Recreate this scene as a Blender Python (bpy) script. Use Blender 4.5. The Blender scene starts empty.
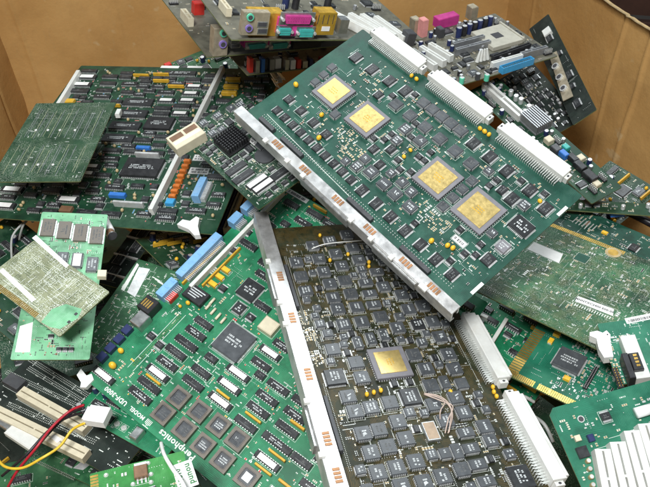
import bpy, math, random
from mathutils import Vector, Matrix

# ------------------------------------------------------------------ camera, world, lamps, exposure
sc = bpy.context.scene
F_PX = 680.0; PITCH = math.radians(42); ROLL = math.radians(-2.5); DIST = 0.88
fw = Vector((0, math.cos(PITCH), -math.sin(PITCH)))
CAM = -DIST * fw
_r = Vector((1, 0, 0)); _u = _r.cross(fw)
RT = math.cos(ROLL) * _r + math.sin(ROLL) * _u
UPV = -math.sin(ROLL) * _r + math.cos(ROLL) * _u
cd = bpy.data.cameras.new('camera'); cam = bpy.data.objects.new('camera', cd); sc.collection.objects.link(cam)
cd.sensor_width = 36; cd.lens = 36 * F_PX / 650; cd.clip_start = 0.02; cd.clip_end = 60
m = Matrix((RT, UPV, -fw)).transposed().to_4x4(); m.translation = CAM
cam.matrix_world = m
sc.camera = cam
sc.render.resolution_x = 1024; sc.render.resolution_y = 767

world = bpy.data.worlds.new('World'); sc.world = world; world.use_nodes = True
bg = world.node_tree.nodes['Background']; bg.inputs[0].default_value = (0.78, 0.91, 1.0, 1); bg.inputs[1].default_value = 0.15

def area(name, loc, target, size, power, col):
    l = bpy.data.lights.new(name, 'AREA'); l.shape = 'RECTANGLE'; l.size = size[0]; l.size_y = size[1]
    l.energy = power; l.color = col
    o = bpy.data.objects.new(name, l); sc.collection.objects.link(o); o.location = loc
    o.rotation_euler = (Vector(target) - Vector(loc)).to_track_quat('-Z', 'Y').to_euler()
    return o
area('key_lamp', (-0.22, -0.80, 1.30), (0.0, 0.10, 0.0), (0.40, 0.30), 33, (0.98, 0.99, 1.0))
area('ceiling_lamp', (0.25, 1.55, 2.1), (0.05, 0.0, 0.0), (1.8, 0.5), 38, (0.90, 0.97, 1.0))
vs = sc.view_settings; vs.view_transform = 'Standard'; vs.look = 'None'; vs.exposure = 0.0; vs.gamma = 1.0
vs.use_curve_mapping = False

def ray(x, y):
    return fw + RT * ((x - 325.0) / F_PX) - UPV * ((y - 243.5) / F_PX)

# ------------------------------------------------------------------ materials (all procedural)
M = {}
def new_mat(name):
    m = bpy.data.materials.new(name); m.use_nodes = True
    nt = m.node_tree; b = nt.nodes['Principled BSDF']
    M[name] = m
    return m, nt, b
def mth(nt, op, a, b=None, c=None):
    n = nt.nodes.new('ShaderNodeMath'); n.operation = op
    for i, v in enumerate((a, b, c)):
        if v is None: continue
        if isinstance(v, (int, float)): n.inputs[i].default_value = v
        else: nt.links.new(v, n.inputs[i])
    return n.outputs[0]
def mixc(nt, f, a, b):
    n = nt.nodes.new('ShaderNodeMix'); n.data_type = 'RGBA'
    for s, v in ((n.inputs[0], f), (n.inputs[6], a), (n.inputs[7], b)):
        if isinstance(v, (int, float)): s.default_value = v
        elif isinstance(v, tuple): s.default_value = (*v, 1) if len(v) == 3 else v
        else: nt.links.new(v, s)
    return n.outputs[2]
def coords(nt, rnd=True):
    tc = nt.nodes.new('ShaderNodeTexCoord').outputs['Object']
    if not rnd: return tc
    oi = nt.nodes.new('ShaderNodeObjectInfo').outputs['Random']
    k = mth(nt, 'MULTIPLY', oi, 7.3)
    cb = nt.nodes.new('ShaderNodeCombineXYZ')
    for i in range(3): nt.links.new(k, cb.inputs[i])
    ad = nt.nodes.new('ShaderNodeVectorMath'); ad.operation = 'ADD'
    nt.links.new(tc, ad.inputs[0]); nt.links.new(cb.outputs[0], ad.inputs[1])
    return ad.outputs[0]
def noise(nt, vec, scale, detail=4, rough=.6):
    n = nt.nodes.new('ShaderNodeTexNoise'); n.inputs['Scale'].default_value = scale
    n.inputs['Detail'].default_value = detail; n.inputs['Roughness'].default_value = rough
    nt.links.new(vec, n.inputs['Vector']); return n.outputs['Fac']
def ramp(nt, f, lo, hi):
    n = nt.nodes.new('ShaderNodeMapRange'); n.inputs[1].default_value = lo; n.inputs[2].default_value = hi
    nt.links.new(f, n.inputs[0]); return n.outputs[0]
def bump(nt, b, h, strength, dist=.001):
    n = nt.nodes.new('ShaderNodeBump'); n.inputs['Strength'].default_value = strength; n.inputs['Distance'].default_value = dist
    nt.links.new(h, n.inputs['Height']); nt.links.new(n.outputs[0], b.inputs['Normal'])

def simple(name, col, rough=.5, metal=0., var=.15, scale=120., spec=.5, dirt=None):
    """plain stuff with a little uneven tone, dust and uneven gloss"""
    m, nt, b = new_mat(name)
    v = coords(nt)
    n1 = noise(nt, v, scale, 4, .65)
    f = ramp(nt, n1, .3, .72)
    dark = tuple(c * (1 - var) for c in col); lite = tuple(min(1, c * (1 + var)) for c in col)
    c = mixc(nt, f, dark, lite)
    if dirt:
        n2 = noise(nt, v, scale * .35, 5, .7)
        c = mixc(nt, mth(nt, 'MULTIPLY', ramp(nt, n2, .52, .75), .6), c, dirt)
    nt.links.new(c, b.inputs['Base Color'])
    r = mth(nt, 'ADD', rough - .08, mth(nt, 'MULTIPLY', f, .16)); nt.links.new(r, b.inputs['Roughness'])
    b.inputs['Metallic'].default_value = metal
    b.inputs['Specular IOR Level'].default_value = spec
    return m

def pcb(name, base, trace, cell=45., pitch=.0017, amt=.7, solder=0., patch=.35, rough=.38):
    """solder-masked laminate: bundles of tracks changing direction from patch to patch"""
    m, nt, b = new_mat(name)
    v = coords(nt)
    sx = nt.nodes.new('ShaderNodeSeparateXYZ'); nt.links.new(v, sx.inputs[0])
    x, y = sx.outputs[0], sx.outputs[1]
    vo = nt.nodes.new('ShaderNodeTexVoronoi'); vo.distance = 'CHEBYCHEV'; vo.inputs['Scale'].default_value = cell
    vo.voronoi_dimensions = '2D'
    nt.links.new(v, vo.inputs['Vector'])
    sc_ = nt.nodes.new('ShaderNodeSeparateColor'); nt.links.new(vo.outputs['Color'], sc_.inputs[0])
    k = 2 * math.pi / pitch
    wob = mth(nt, 'MULTIPLY', noise(nt, v, 60., 2), .004)
    lx = mth(nt, 'GREATER_THAN', mth(nt, 'SINE', mth(nt, 'MULTIPLY', mth(nt, 'ADD', x, wob), k)), .15)
    ly = mth(nt, 'GREATER_THAN', mth(nt, 'SINE', mth(nt, 'MULTIPLY', mth(nt, 'ADD', y, wob), k)), .15)
    ld = mth(nt, 'GREATER_THAN', mth(nt, 'SINE', mth(nt, 'MULTIPLY', mth(nt, 'ADD', x, y), k * .72)), .2)
    g = sc_.outputs[0]
    a1 = mth(nt, 'MULTIPLY', lx, mth(nt, 'LESS_THAN', g, .36))
    a2 = mth(nt, 'MULTIPLY', ly, mth(nt, 'GREATER_THAN', g, .66))
    a3 = mth(nt, 'MULTIPLY', ld, mth(nt, 'COMPARE', g, .42, .05))
    t = mth(nt, 'MAXIMUM', mth(nt, 'MAXIMUM', a1, a2), a3)
    keep = ramp(nt, noise(nt, v, 95., 3), .40, .56)
    t = mth(nt, 'MULTIPLY', mth(nt, 'MULTIPLY', t, keep), amt)
    n1 = noise(nt, v, 28., 5, .6)
    dark = tuple(c * (1 - patch) for c in base); lite = tuple(min(1, c * (1 + patch)) for c in base)
    c0 = mixc(nt, ramp(nt, n1, .35, .65), dark, lite)
    c1 = mixc(nt, t, c0, trace)
    if solder:                                   # the speckle of tinned joints on a wiring side
        v2 = nt.nodes.new('ShaderNodeTexVoronoi'); v2.inputs['Scale'].default_value = 420.; v2.voronoi_dimensions = '2D'
        nt.links.new(v, v2.inputs['Vector'])
        dots = mth(nt, 'LESS_THAN', v2.outputs['Distance'], .34)
        pres = ramp(nt, noise(nt, v, 40., 3), .42, .55)
        dots = mth(nt, 'MULTIPLY', mth(nt, 'MULTIPLY', dots, pres), solder)
        c1 = mixc(nt, dots, c1, (.52, .56, .46))
    dust = mth(nt, 'MULTIPLY', ramp(nt, noise(nt, v, 14., 6, .7), .5, .85), .13)
    c1 = mixc(nt, dust, c1, (.33, .33, .27))
    nt.links.new(c1, b.inputs['Base Color'])
    nt.links.new(mth(nt, 'ADD', rough, mth(nt, 'MULTIPLY', n1, .25)), b.inputs['Roughness'])
    b.inputs['Specular IOR Level'].default_value = .45
    bump(nt, b, t, .35, .0003)
    return m

pcb('pcb_dark_green', (.008, .062, .040), (.016, .105, .070), amt=.55)
pcb('pcb_brown', (.020, .024, .009), (.105, .066, .016), cell=30., amt=.8, patch=.5)
pcb('pcb_bright_green', (.006, .150, .062), (.022, .28, .13), amt=.6)
pcb('pcb_old_green', (.006, .042, .019), (.022, .085, .036), amt=.7)
pcb('pcb_plain_green', (.014, .052, .022), (.06, .11, .055), cell=22., amt=.8, solder=.2)
pcb('pcb_sage', (.25, .27, .165), (.10, .13, .075), cell=60., pitch=.0026, amt=.85, solder=.5, patch=.25)
pcb('pcb_mint', (.16, .40, .22), (.30, .55, .38), amt=.6)
pcb('pcb_leaf_green', (.012, .085, .030), (.055, .19, .075), amt=.8)
pcb('pcb_solder_green', (.020, .095, .040), (.15, .18, .07), cell=34., amt=.75, solder=.22, patch=.65)
pcb('pcb_teal', (.010, .135, .075), (.022, .20, .12), amt=.4)
pcb('pcb_lime', (.028, .20, .040), (.07, .31, .09), amt=.6)
pcb('pcb_tan', (.115, .110, .080), (.19, .18, .13), amt=.6)
pcb('pcb_black', (.004, .010, .007), (.012, .026, .018), amt=.7, rough=.5)
pcb('pcb_deep_green', (.006, .040, .018), (.020, .080, .036), amt=.7, solder=.2)  # even dark green laminate with sparse solder speckle
simple('board_edge', (.13, .15, .06), .6, var=.3)
simple('black_plastic', (.020, .020, .022), .42, var=.35)
simple('chip_plastic', (.030, .032, .034), .34, var=.30)
simple('chip_grey', (.072, .079, .085), .33, var=.25)
simple('socket_brown', (.145, .125, .10), .45, var=.2)
simple('ceramic_grey', (.19, .185, .20), .5, var=.12)
simple('tin', (.70, .71, .70), .36, .45, var=.2)
simple('solder', (.66, .68, .64), .36, .4, var=.25, scale=400)
simple('gold', (.82, .62, .24), .36, .75, var=.08, scale=260)
simple('gold_contact', (.78, .50, .13), .34, .85, var=.12)
simple('gold_box', (.70, .43, .06), .38, .6, var=.18)
simple('crystal_can', (.40, .30, .21), .45, .3, var=.25)
simple('copper', (.42, .22, .11), .45, .6, var=.25)
simple('aluminium', (.70, .70, .69), .40, .75, var=.2, scale=75, dirt=(.33, .31, .27))
simple('steel', (.55, .56, .55), .35, .9, var=.2)
simple('tan_steel', (.46, .40, .29), .45, .5, var=.2)
simple('white_plastic', (.70, .71, .67), .42, var=.06, dirt=(.55, .52, .44))
simple('socket_cream', (.48, .46, .38), .5, var=.1)
simple('cream_plastic', (.66, .60, .44), .45, var=.08, dirt=(.45, .40, .28))
simple('clear_white', (.86, .86, .84), .35, var=.05)
simple('paper', (.80, .80, .77), .7, var=.05, dirt=(.60, .58, .52))
simple('silk', (.72, .76, .70), .7, var=.1)
simple('chip_print', (.50, .53, .53), .6, var=.35, scale=500)
simple('faint_print', (.10, .105, .105), .6, var=.5, scale=500)
simple('ink', (.05, .05, .055), .7)
simple('green_ink', (.03, .16, .05), .7)
simple('tantalum_yellow', (.80, .47, .03), .38, var=.12)
simple('amber', (.62, .36, .03), .42, var=.2)
simple('orange_part', (.60, .17, .03), .42, var=.2)
simple('tan_cap', (.46, .36, .19), .5, var=.25)
simple('brown_cap', (.20, .11, .06), .5, var=.25)
simple('red_part', (.60, .035, .025), .4)
simple('blue_light', (.20, .42, .68), .42, var=.1, dirt=(.30, .40, .50))
simple('blue_part', (.04, .18, .55), .42)
simple('blue_sky', (.05, .33, .62), .42)
simple('navy', (.02, .03, .10), .4)
simple('magenta', (.52, .045, .24), .42)
simple('pink', (.72, .30, .28), .45)
simple('teal_plastic', (.05, .40, .36), .42)
simple('mint_jack', (.12, .58, .38), .4)
simple('violet', (.25, .18, .50), .42)
simple('wire_red', (.42, .015, .030), .4)
simple('wire_black', (.016, .014, .018), .4)
simple('wire_yellow', (.75, .50, .04), .4)
simple('wire_grey', (.42, .44, .42), .4)
simple('wire_pink', (.47, .37, .31), .4)
simple('dark_grey', (.06, .062, .066), .45)
simple('sink_grey', (.34, .35, .36), .4, .6)
simple('dim_wood', (.060, .024, .014), .7, var=.3, scale=20)
simple('dim_ground', (.055, .045, .038), .8, var=.3, scale=8)

def cardboard():
    m, nt, b = new_mat('cardboard')
    v = coords(nt, False)
    n1 = noise(nt, v, 3.2, 6, .62); n2 = noise(nt, v, 26., 6, .7)
    c = mixc(nt, ramp(nt, n1, .32, .70), (.44, .235, .075), (.62, .37, .135))
    c = mixc(nt, mth(nt, 'MULTIPLY', ramp(nt, n2, .5, .8), .35), c, (.33, .17, .055))
    mp = nt.nodes.new('ShaderNodeMapping'); mp.inputs['Scale'].default_value = (5, 5, .8); nt.links.new(v, mp.inputs[0])
    st = noise(nt, mp.outputs[0], 22., 5, .7)
    c = mixc(nt, mth(nt, 'MULTIPLY', ramp(nt, st, .56, .74), .30), c, (.46, .30, .13))
    sp = noise(nt, v, 34., 2, .4)                                         # scuffs where the paper has rubbed off
    c = mixc(nt, mth(nt, 'MULTIPLY', ramp(nt, sp, .70, .76), .55), c, (.58, .42, .22))
    nt.links.new(c, b.inputs['Base Color'])
    nt.links.new(mth(nt, 'ADD', .42, mth(nt, 'MULTIPLY', n2, .3)), b.inputs['Roughness'])
    b.inputs['Specular IOR Level'].default_value = .35
    h = mth(nt, 'ADD', mth(nt, 'MULTIPLY', n1, 3.), n2)
    bump(nt, b, h, .35, .004)
cardboard()
simple('torn_cardboard', (.44, .31, .15), .85, var=.25, scale=160)

# ------------------------------------------------------------------ mesh helpers
COL = sc.collection
class MB:
    def __init__(s): s.v = []; s.f = []; s.fm = []; s.mats = []
    def mi(s, n):
        if n not in s.mats: s.mats.append(n)
        return s.mats.index(n)
    def poly(s, pts, mat):
        i = len(s.v); s.v += [tuple(p) for p in pts]; s.f.append(tuple(range(i, i + len(pts)))); s.fm.append(s.mi(mat))
    def box(s, x0, y0, z0, x1, y1, z1, mat, ch=0., bottom=False):
        i = len(s.v); k = s.mi(mat)
        if ch:
            s.v += [(x0, y0, z0), (x1, y0, z0), (x1, y1, z0), (x0, y1, z0), (x0, y0, z1 - ch), (x1, y0, z1 - ch), (x1, y1, z1 - ch), (x0, y1, z1 - ch),
                    (x0 + ch, y0 + ch, z1), (x1 - ch, y0 + ch, z1), (x1 - ch, y1 - ch, z1), (x0 + ch, y1 - ch, z1)]
            fs = [(0, 1, 5, 4), (1, 2, 6, 5), (2, 3, 7, 6), (3, 0, 4, 7), (4, 5, 9, 8), (5, 6, 10, 9), (6, 7, 11, 10), (7, 4, 8, 11), (8, 9, 10, 11), (3, 2, 1, 0)]
        else:
            s.v += [(x0, y0, z0), (x1, y0, z0), (x1, y1, z0), (x0, y1, z0), (x0, y0, z1), (x1, y0, z1), (x1, y1, z1), (x0, y1, z1)]
            fs = [(0, 1, 5, 4), (1, 2, 6, 5), (2, 3, 7, 6), (3, 0, 4, 7), (4, 5, 6, 7), (3, 2, 1, 0)]
        for f in fs: s.f.append(tuple(i + j for j in f)); s.fm.append(k)
    def prism(s, pts, z0, z1, mat, side=None):
        n = len(pts); i = len(s.v); k = s.mi(mat); ks = s.mi(side or mat)
        s.v += [(p[0], p[1], z0) for p in pts] + [(p[0], p[1], z1) for p in pts]
        s.f.append(tuple(range(i + n, i + 2 * n))); s.fm.append(k)
        s.f.append(tuple(range(i + n - 1, i - 1, -1))); s.fm.append(k)
        for j in range(n):
            a = (j + 1) % n
            s.f.append((i + j, i + a, i + n + a, i + n + j)); s.fm.append(ks)
    def cyl(s, c, ax, r0, r1, h, mat, n=12, cap=None):
        """cylinder or cone from point c along axis ax"""
        ax = Vector(ax).normalized(); t = ax.orthogonal().normalized(); w = ax.cross(t); c = Vector(c)
        i = len(s.v); k = s.mi(mat); kc = s.mi(cap or mat)
        for q, r in ((0, r0), (h, r1)):
            for j in range(n):
                a = 2 * math.pi * j / n
                s.v.append(tuple(c + ax * q + (t * math.cos(a) + w * math.sin(a)) * r))
        for j in range(n):
            a = (j + 1) % n; s.f.append((i + j, i + a, i + n + a, i + n + j)); s.fm.append(k)
        s.f.append(tuple(range(i + n, i + 2 * n))); s.fm.append(kc)
        s.f.append(tuple(range(i + n - 1, i - 1, -1))); s.fm.append(k)
    def ball(s, c, r, mat, n=10, m=6):
        i = len(s.v); k = s.mi(mat)
        s.v.append((c[0], c[1], c[2] - r[2]))
        for a in range(1, m):
            th = math.pi * a / m
            for b in range(n):
                ph = 2 * math.pi * b / n
                s.v.append((c[0] + r[0] * math.sin(th) * math.cos(ph), c[1] + r[1] * math.sin(th) * math.sin(ph), c[2] - r[2] * math.cos(th)))
        s.v.append((c[0], c[1], c[2] + r[2])); top = len(s.v) - 1
        for b in range(n):
            s.f.append((i, i + 1 + (b + 1) % n, i + 1 + b)); s.fm.append(k)
            for a in range(m - 2):
                p = i + 1 + a * n
                s.f.append((p + b, p + (b + 1) % n, p + n + (b + 1) % n, p + n + b)); s.fm.append(k)
            p = i + 1 + (m - 2) * n
            s.f.append((p + b, p + (b + 1) % n, top)); s.fm.append(k)
    def tube(s, pts, r, mat, n=8):
        P = [Vector(p) for p in pts]; Q = []
        for i in range(len(P) - 1):                        # Catmull-Rom
            p0 = P[max(i - 1, 0)]; p1 = P[i]; p2 = P[i + 1]; p3 = P[min(i + 2, len(P) - 1)]
            for j in range(8):
                t = j / 8
                Q.append(.5 * ((2 * p1) + (p2 - p0) * t + (2 * p0 - 5 * p1 + 4 * p2 - p3) * t * t + (3 * p1 - p0 - 3 * p2 + p3) * t ** 3))
        Q.append(P[-1]); k = s.mi(mat); base = len(s.v); nrm = None
        for i, q in enumerate(Q):
            d = (Q[min(i + 1, len(Q) - 1)] - Q[max(i - 1, 0)]).normalized()
            nrm = d.orthogonal().normalized() if nrm is None else (nrm - d * nrm.dot(d)).normalized()
            w = d.cross(nrm)
            for j in range(n):
                a = 2 * math.pi * j / n; s.v.append(tuple(q + (nrm * math.cos(a) + w * math.sin(a)) * r))
        for i in range(len(Q) - 1):
            for j in range(n):
                a = base + i * n; s.f.append((a + j, a + (j + 1) % n, a + n + (j + 1) % n, a + n + j)); s.fm.append(k)
        s.f.append(tuple(base + j for j in range(n - 1, -1, -1))); s.fm.append(k)
        s.f.append(tuple(base + (len(Q) - 1) * n + j for j in range(n))); s.fm.append(k)
    def mesh(s, name, smooth=False):
        me = bpy.data.meshes.new(name); me.from_pydata(s.v, [], s.f)
        for n in s.mats: me.materials.append(M[n])
        me.polygons.foreach_set('material_index', s.fm)
        if smooth: me.polygons.foreach_set('use_smooth', [True] * len(me.polygons))
        me.update(); return me

def link(name, me, parent=None, loc=(0, 0, 0), rz=0., mat=None):
    o = bpy.data.objects.new(name, me); COL.objects.link(o)
    if parent: o.parent = parent
    if mat is not None: o.matrix_local = mat
    else: o.location = loc; o.rotation_euler = (0, 0, rz)
    return o
def tag(o, label, cat, group=None):
    o['label'] = label; o['category'] = cat
    if group: o['group'] = group
    return o

def text_mesh(s, size, mat, name='print'):
    cu = bpy.data.curves.new('t', 'FONT'); cu.body = s; cu.size = size; cu.align_x = 'CENTER'; cu.align_y = 'CENTER'; cu.resolution_u = 2; cu.offset = size * .03; cu.space_character = 1.08
    ob = bpy.data.objects.new('t', cu); COL.objects.link(ob)
    dg = bpy.context.evaluated_depsgraph_get()
    me = bpy.data.meshes.new_from_object(ob.evaluated_get(dg)); me.name = name
    bpy.data.objects.remove(ob); bpy.data.curves.remove(cu)
    me.materials.clear(); me.materials.append(M[mat])
    return me

# ------------------------------------------------------------------ component meshes, one per kind and size (mm)
CACHE = {}
def cached(fn):
    def g(*a):
        k = (fn.__name__,) + a
        if k not in CACHE: CACHE[k] = fn(*a)
        return CACHE[k]
    return g
mm = .001
def marks(b, L, W, z, seed, mat='chip_print', rows=None):
    """rubbed, illegible stamped lines on a package"""
    r = random.Random(seed * 7 + int(L * 1e4)); h = min(W * .17, 1.7 * mm); x0 = 0.
    if rows is None and seed % 3 == 1:           # a bold maker's mark with one short line under it
        k = W * .24; ox = r.uniform(-.10, .10) * L; sh = r.uniform(-.6, .7); q1, q2 = r.uniform(.2, 1.1), r.uniform(-.4, .6)
        b.poly([(ox - k * .6, -k * .2, z), (ox - k * .2, -k * .2, z), (ox - k * .2 + k * sh, k, z), (ox - k * .6 + k * sh, k, z)], mat)
        b.poly([(ox, k * .35, z), (ox + k * .9, k * (.75 - q2), z), (ox + k * .6, k * q1, z), (ox - k * .05, k * .6, z)], mat)
        b.poly([(ox, k * .25, z), (ox + k * .3, -k * .2, z), (ox + k * (.8 + q2), -k * .2, z), (ox + k * (.3 + q2), k * .35 * q1, z)], mat)
        b.poly([(-L * .30, -k * .95, z), (L * .26, -k * .95, z), (L * .26, -k * .55, z), (-L * .30, -k * .55, z)], 'faint_print'); return
    rows = rows or r.choice((1, 2, 2, 3))
    for i in range(rows):
        y = (i - (rows - 1) / 2) * h * 1.75; x = -L * r.uniform(.24, .34)
        while x < L * r.uniform(.18, .36):
            w = r.uniform(.5, 1.6) * mm
            if r.random() < .85: b.poly([(x, y - h / 2, z), (x + w, y - h / 2, z), (x + w, y + h / 2, z), (x, y + h / 2, z)], mat)
            x += w + r.uniform(.25, .8) * mm
@cached
def dip(n, W, seed):
    b = MB(); L = n / 2 * 2.54 * mm; W = W * mm
    b.box(-L / 2, -W / 2, .8 * mm, L / 2, W / 2, 4.1 * mm, 'chip_plastic', .45 * mm)
    b.cyl((-L / 2 + .55 * mm, 0, 4.1 * mm), (0, 0, 1), .8 * mm, .8 * mm, .03 * mm, 'black_plastic', 8)
    for i in range(n // 2):
        x = (i - (n / 2 - 1) / 2) * 2.54 * mm
        for s in (-1, 1):
            y0, y1 = sorted((s * W / 2, s * (W / 2 + .75 * mm)))
            b.box(x - .62 * mm, y0, .2 * mm, x + .62 * mm, y1, 2.6 * mm, 'tin')
    marks(b, L, W, 4.13 * mm, seed, 'faint_print' if seed % 3 else 'chip_print')
    return b.mesh('chip')
@cached
def plcc(L, W, ny, nx, seed, pr='chip_print'):
    b = MB(); L *= mm; W *= mm
    b.box(-L / 2, -W / 2, .7 * mm, L / 2, W / 2, 3.9 * mm, 'chip_grey', .5 * mm)
    for s in (-1, 1):
        for i in range(nx):
            x = (i - (nx - 1) / 2) * (L * .86 / nx)
            y0, y1 = sorted((s * W / 2, s * (W / 2 + .5 * mm))); b.box(x - .36 * mm, y0, .05 * mm, x + .36 * mm, y1, 2.6 * mm, 'tin')
        for i in range(ny):
            y = (i - (ny - 1) / 2) * (W * .86 / ny)
            x0, x1 = sorted((s * L / 2, s * (L / 2 + .5 * mm))); b.box(x0, y - .36 * mm, .05 * mm, x1, y + .36 * mm, 2.6 * mm, 'tin')
    marks(b, L * .95, W, 3.93 * mm, seed, pr)
    return b.mesh('chip')
@cached
def qfp(L, W, n, h, seed, pr, body='chip_plastic'):
    b = MB(); L *= mm; W *= mm; h *= mm
    b.box(-L / 2, -W / 2, .3 * mm, L / 2, W / 2, h, body, .4 * mm)
    ex = 1.5 * mm
    for s in (-1, 1):
        for dim in (0, 1):
            A, Bd = (L, W) if dim == 0 else (W, L)
            for i in range(n):
                a = (i - (n - 1) / 2) * (A * .9 / n); w = A * .9 / n * .28
                c0, c1 = sorted((s * Bd / 2, s * (Bd / 2 + ex)))
                if dim == 0: b.box(a - w, c0, .05 * mm, a + w, c1, .9 * mm, 'tin')
                else: b.box(c0, a - w, .05 * mm, c1, a + w, .9 * mm, 'tin')
    marks(b, L, W * .8, h + .03 * mm, seed, pr, 3)
    return b.mesh('chip')
@cached
def soj(L, W, n, seed, pr='faint_print', body='chip_plastic'):
    """memory chip with bright leads down its two long sides"""
    b = MB(); L *= mm; W *= mm
    b.box(-L / 2, -W / 2, .5 * mm, L / 2, W / 2, 2.9 * mm, body, .35 * mm)
    for s in (-1, 1):
        for i in range(n):
            x = (i - (n - 1) / 2) * (L * .92 / n); w = L * .92 / n * .41
            y0, y1 = sorted((s * W / 2, s * (W / 2 + 1.6 * mm))); b.box(x - w, y0, .05 * mm, x + w, y1, 1.0 * mm, 'tin')
    marks(b, L, W, 2.93 * mm, seed, pr)
    return b.mesh('chip')
@cached
def pga_body(S):
    b = MB(); s = S / 2 * mm
    b.box(-s * .97, -s * .97, 0, s * .97, s * .97, 2.2 * mm, 'black_plastic')
    b.box(-s, -s, 2.2 * mm, s, s, 5.2 * mm, 'ceramic_grey', .35 * mm)
    for q in range(14):
        x = (q - 6.5) * S / 15 * mm
        for sg in (-1, 1):
            b.box(x - .4 * mm, min(sg * s * .97, sg * s * 1.03), 0, x + .4 * mm, max(sg * s * .97, sg * s * 1.03), 1.4 * mm, 'tin')
            b.box(min(sg * s * .97, sg * s * 1.03), x - .4 * mm, 0, max(sg * s * .97, sg * s * 1.03), x + .4 * mm, 1.4 * mm, 'tin')
    return b.mesh('chip')
@cached
def lid(S, seed):
    b = MB(); s = S / 2 * mm
    b.box(-s, -s, 0, s, s, .55 * mm, 'gold', .25 * mm)
    r = random.Random(seed)
    for i in range(3):
        y = (1 - i) * 3 * mm; x = -s * r.uniform(.2, .4)
        while x < s * .3:
            w = r.uniform(.8, 2.4) * mm; b.poly([(x, y - .7 * mm, .57 * mm), (x + w, y - .7 * mm, .57 * mm), (x + w, y + .7 * mm, .57 * mm), (x, y + .7 * mm, .57 * mm)], 'amber'); x += w + .9 * mm
    return b.mesh('lid')
@cached
def socket(S):
    b = MB(); s = S / 2 * mm; t = S * .17 * mm
    for q in range(4):
        a = q * math.pi / 2; c, d = round(math.cos(a)), round(math.sin(a))
        pts = [(-s, -s), (s, -s), (s - t, -s + t), (-s + t, -s + t)]
        pts = [(c * x - d * y, d * x + c * y) for x, y in pts]
        b.prism(pts, .2 * mm, 6.2 * mm, 'socket_brown')
        for i in range(15):                      # contacts round the inner rim
            x = (i - 7) * (2 * (s - t) / 16.2); p = [(x - .35 * mm, -s + t * .72), (x + .35 * mm, -s + t * .72), (x + .35 * mm, -s + t * 1.12), (x - .35 * mm, -s + t * 1.12)]
            p = [(c * x_ - d * y_, d * x_ + c * y_) for x_, y_ in p]; b.prism(p, 5.0 * mm, 6.45 * mm, 'dark_grey' if i % 2 else 'socket_brown')
    return b.mesh('socket')
@cached
def socket_chip(S, seed, pr, white):
    b = MB(); s = S / 2 * mm
    b.box(-s, -s, 0, s, s, 4.2 * mm, 'chip_grey', .3 * mm)
    if white: b.box(-s * .62, -s * .62, 4.2 * mm, s * .62, s * .62, 4.32 * mm, 'paper')
    else: marks(b, S * mm, S * mm * .6, 4.23 * mm, seed, pr)
    return b.mesh('chip')
@cached
def sticker(L, W, dashes, seed, ink='ink'):
    b = MB(); L *= mm; W *= mm; b.box(-L / 2, -W / 2, 0, L / 2, W / 2, .12 * mm, 'paper')
    r = random.Random(seed)
    for i in range(dashes):
        y = (i - (dashes - 1) / 2) * W * .8 / max(dashes, 1); h = W * .26 / max(dashes, 1)
        x = -L * .42
        while x < L * .40:
            w = r.uniform(.3, 1.3) * mm
            if r.random() < .8: b.poly([(x, y - h, .14 * mm), (x + w, y - h, .14 * mm), (x + w, y + h, .14 * mm), (x, y + h, .14 * mm)], ink)
            x += w + r.uniform(.2, .6) * mm
    return b.mesh('paper_label')
@cached
def bead(r, mat):
    b = MB(); b.ball((0, 0, r * .95 * mm), (r * mm, r * .82 * mm, r * 1.05 * mm), mat, 12, 8)
    for s in (-1, 1): b.box(s * r * .5 * mm - .2 * mm, -.2 * mm, -.1 * mm, s * r * .5 * mm + .2 * mm, .2 * mm, r * .5 * mm, 'tin')
    return b.mesh('capacitor', True)
@cached
def block(L, W, H, mat, ch=.4, z0=.1):
    b = MB(); b.box(-L / 2 * mm, -W / 2 * mm, z0 * mm, L / 2 * mm, W / 2 * mm, H * mm, mat, ch * mm); return b.mesh('block')
@cached
def smd_tant(L, W, H):
    b = MB(); b.box(-L / 2 * mm, -W / 2 * mm, .1 * mm, L / 2 * mm, W / 2 * mm, H * mm, 'tantalum_yellow', .4 * mm)
    b.box(-L / 2 * mm + .5 * mm, -W / 2 * mm + .4 * mm, H * mm, -L / 2 * mm + 1.3 * mm, W / 2 * mm - .4 * mm, (H + .03) * mm, 'amber')
    for s in (-1, 1): b.box(min(s * L / 2, s * (L / 2 + .5)) * mm, -W * .35 * mm, 0, max(s * L / 2, s * (L / 2 + .5)) * mm, W * .35 * mm, H * .5 * mm, 'tin')
    return b.mesh('capacitor')
@cached
def sip(n, mat):
    """single in-line resistor pack standing on its pins"""
    b = MB(); L = n * 2.54 * mm
    b.box(-L / 2, -1.2 * mm, 1.0 * mm, L / 2, 1.2 * mm, 6.0 * mm, mat, .4 * mm)
    for i in range(n): x = (i - (n - 1) / 2) * 2.54 * mm; b.box(x - .3 * mm, -.25 * mm, 0, x + .3 * mm, .25 * mm, 1.2 * mm, 'tin')
    return b.mesh('resistor_pack')
@cached
def elco(r, h, mat='navy', top='tin'):
    b = MB(); b.cyl((0, 0, .2 * mm), (0, 0, 1), r * mm, r * mm, (h - .6) * mm, mat, 14); b.cyl((0, 0, (h - .4) * mm), (0, 0, 1), r * .96 * mm, r * .8 * mm, .5 * mm, mat, 14, top)
    return b.mesh('capacitor')
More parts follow.
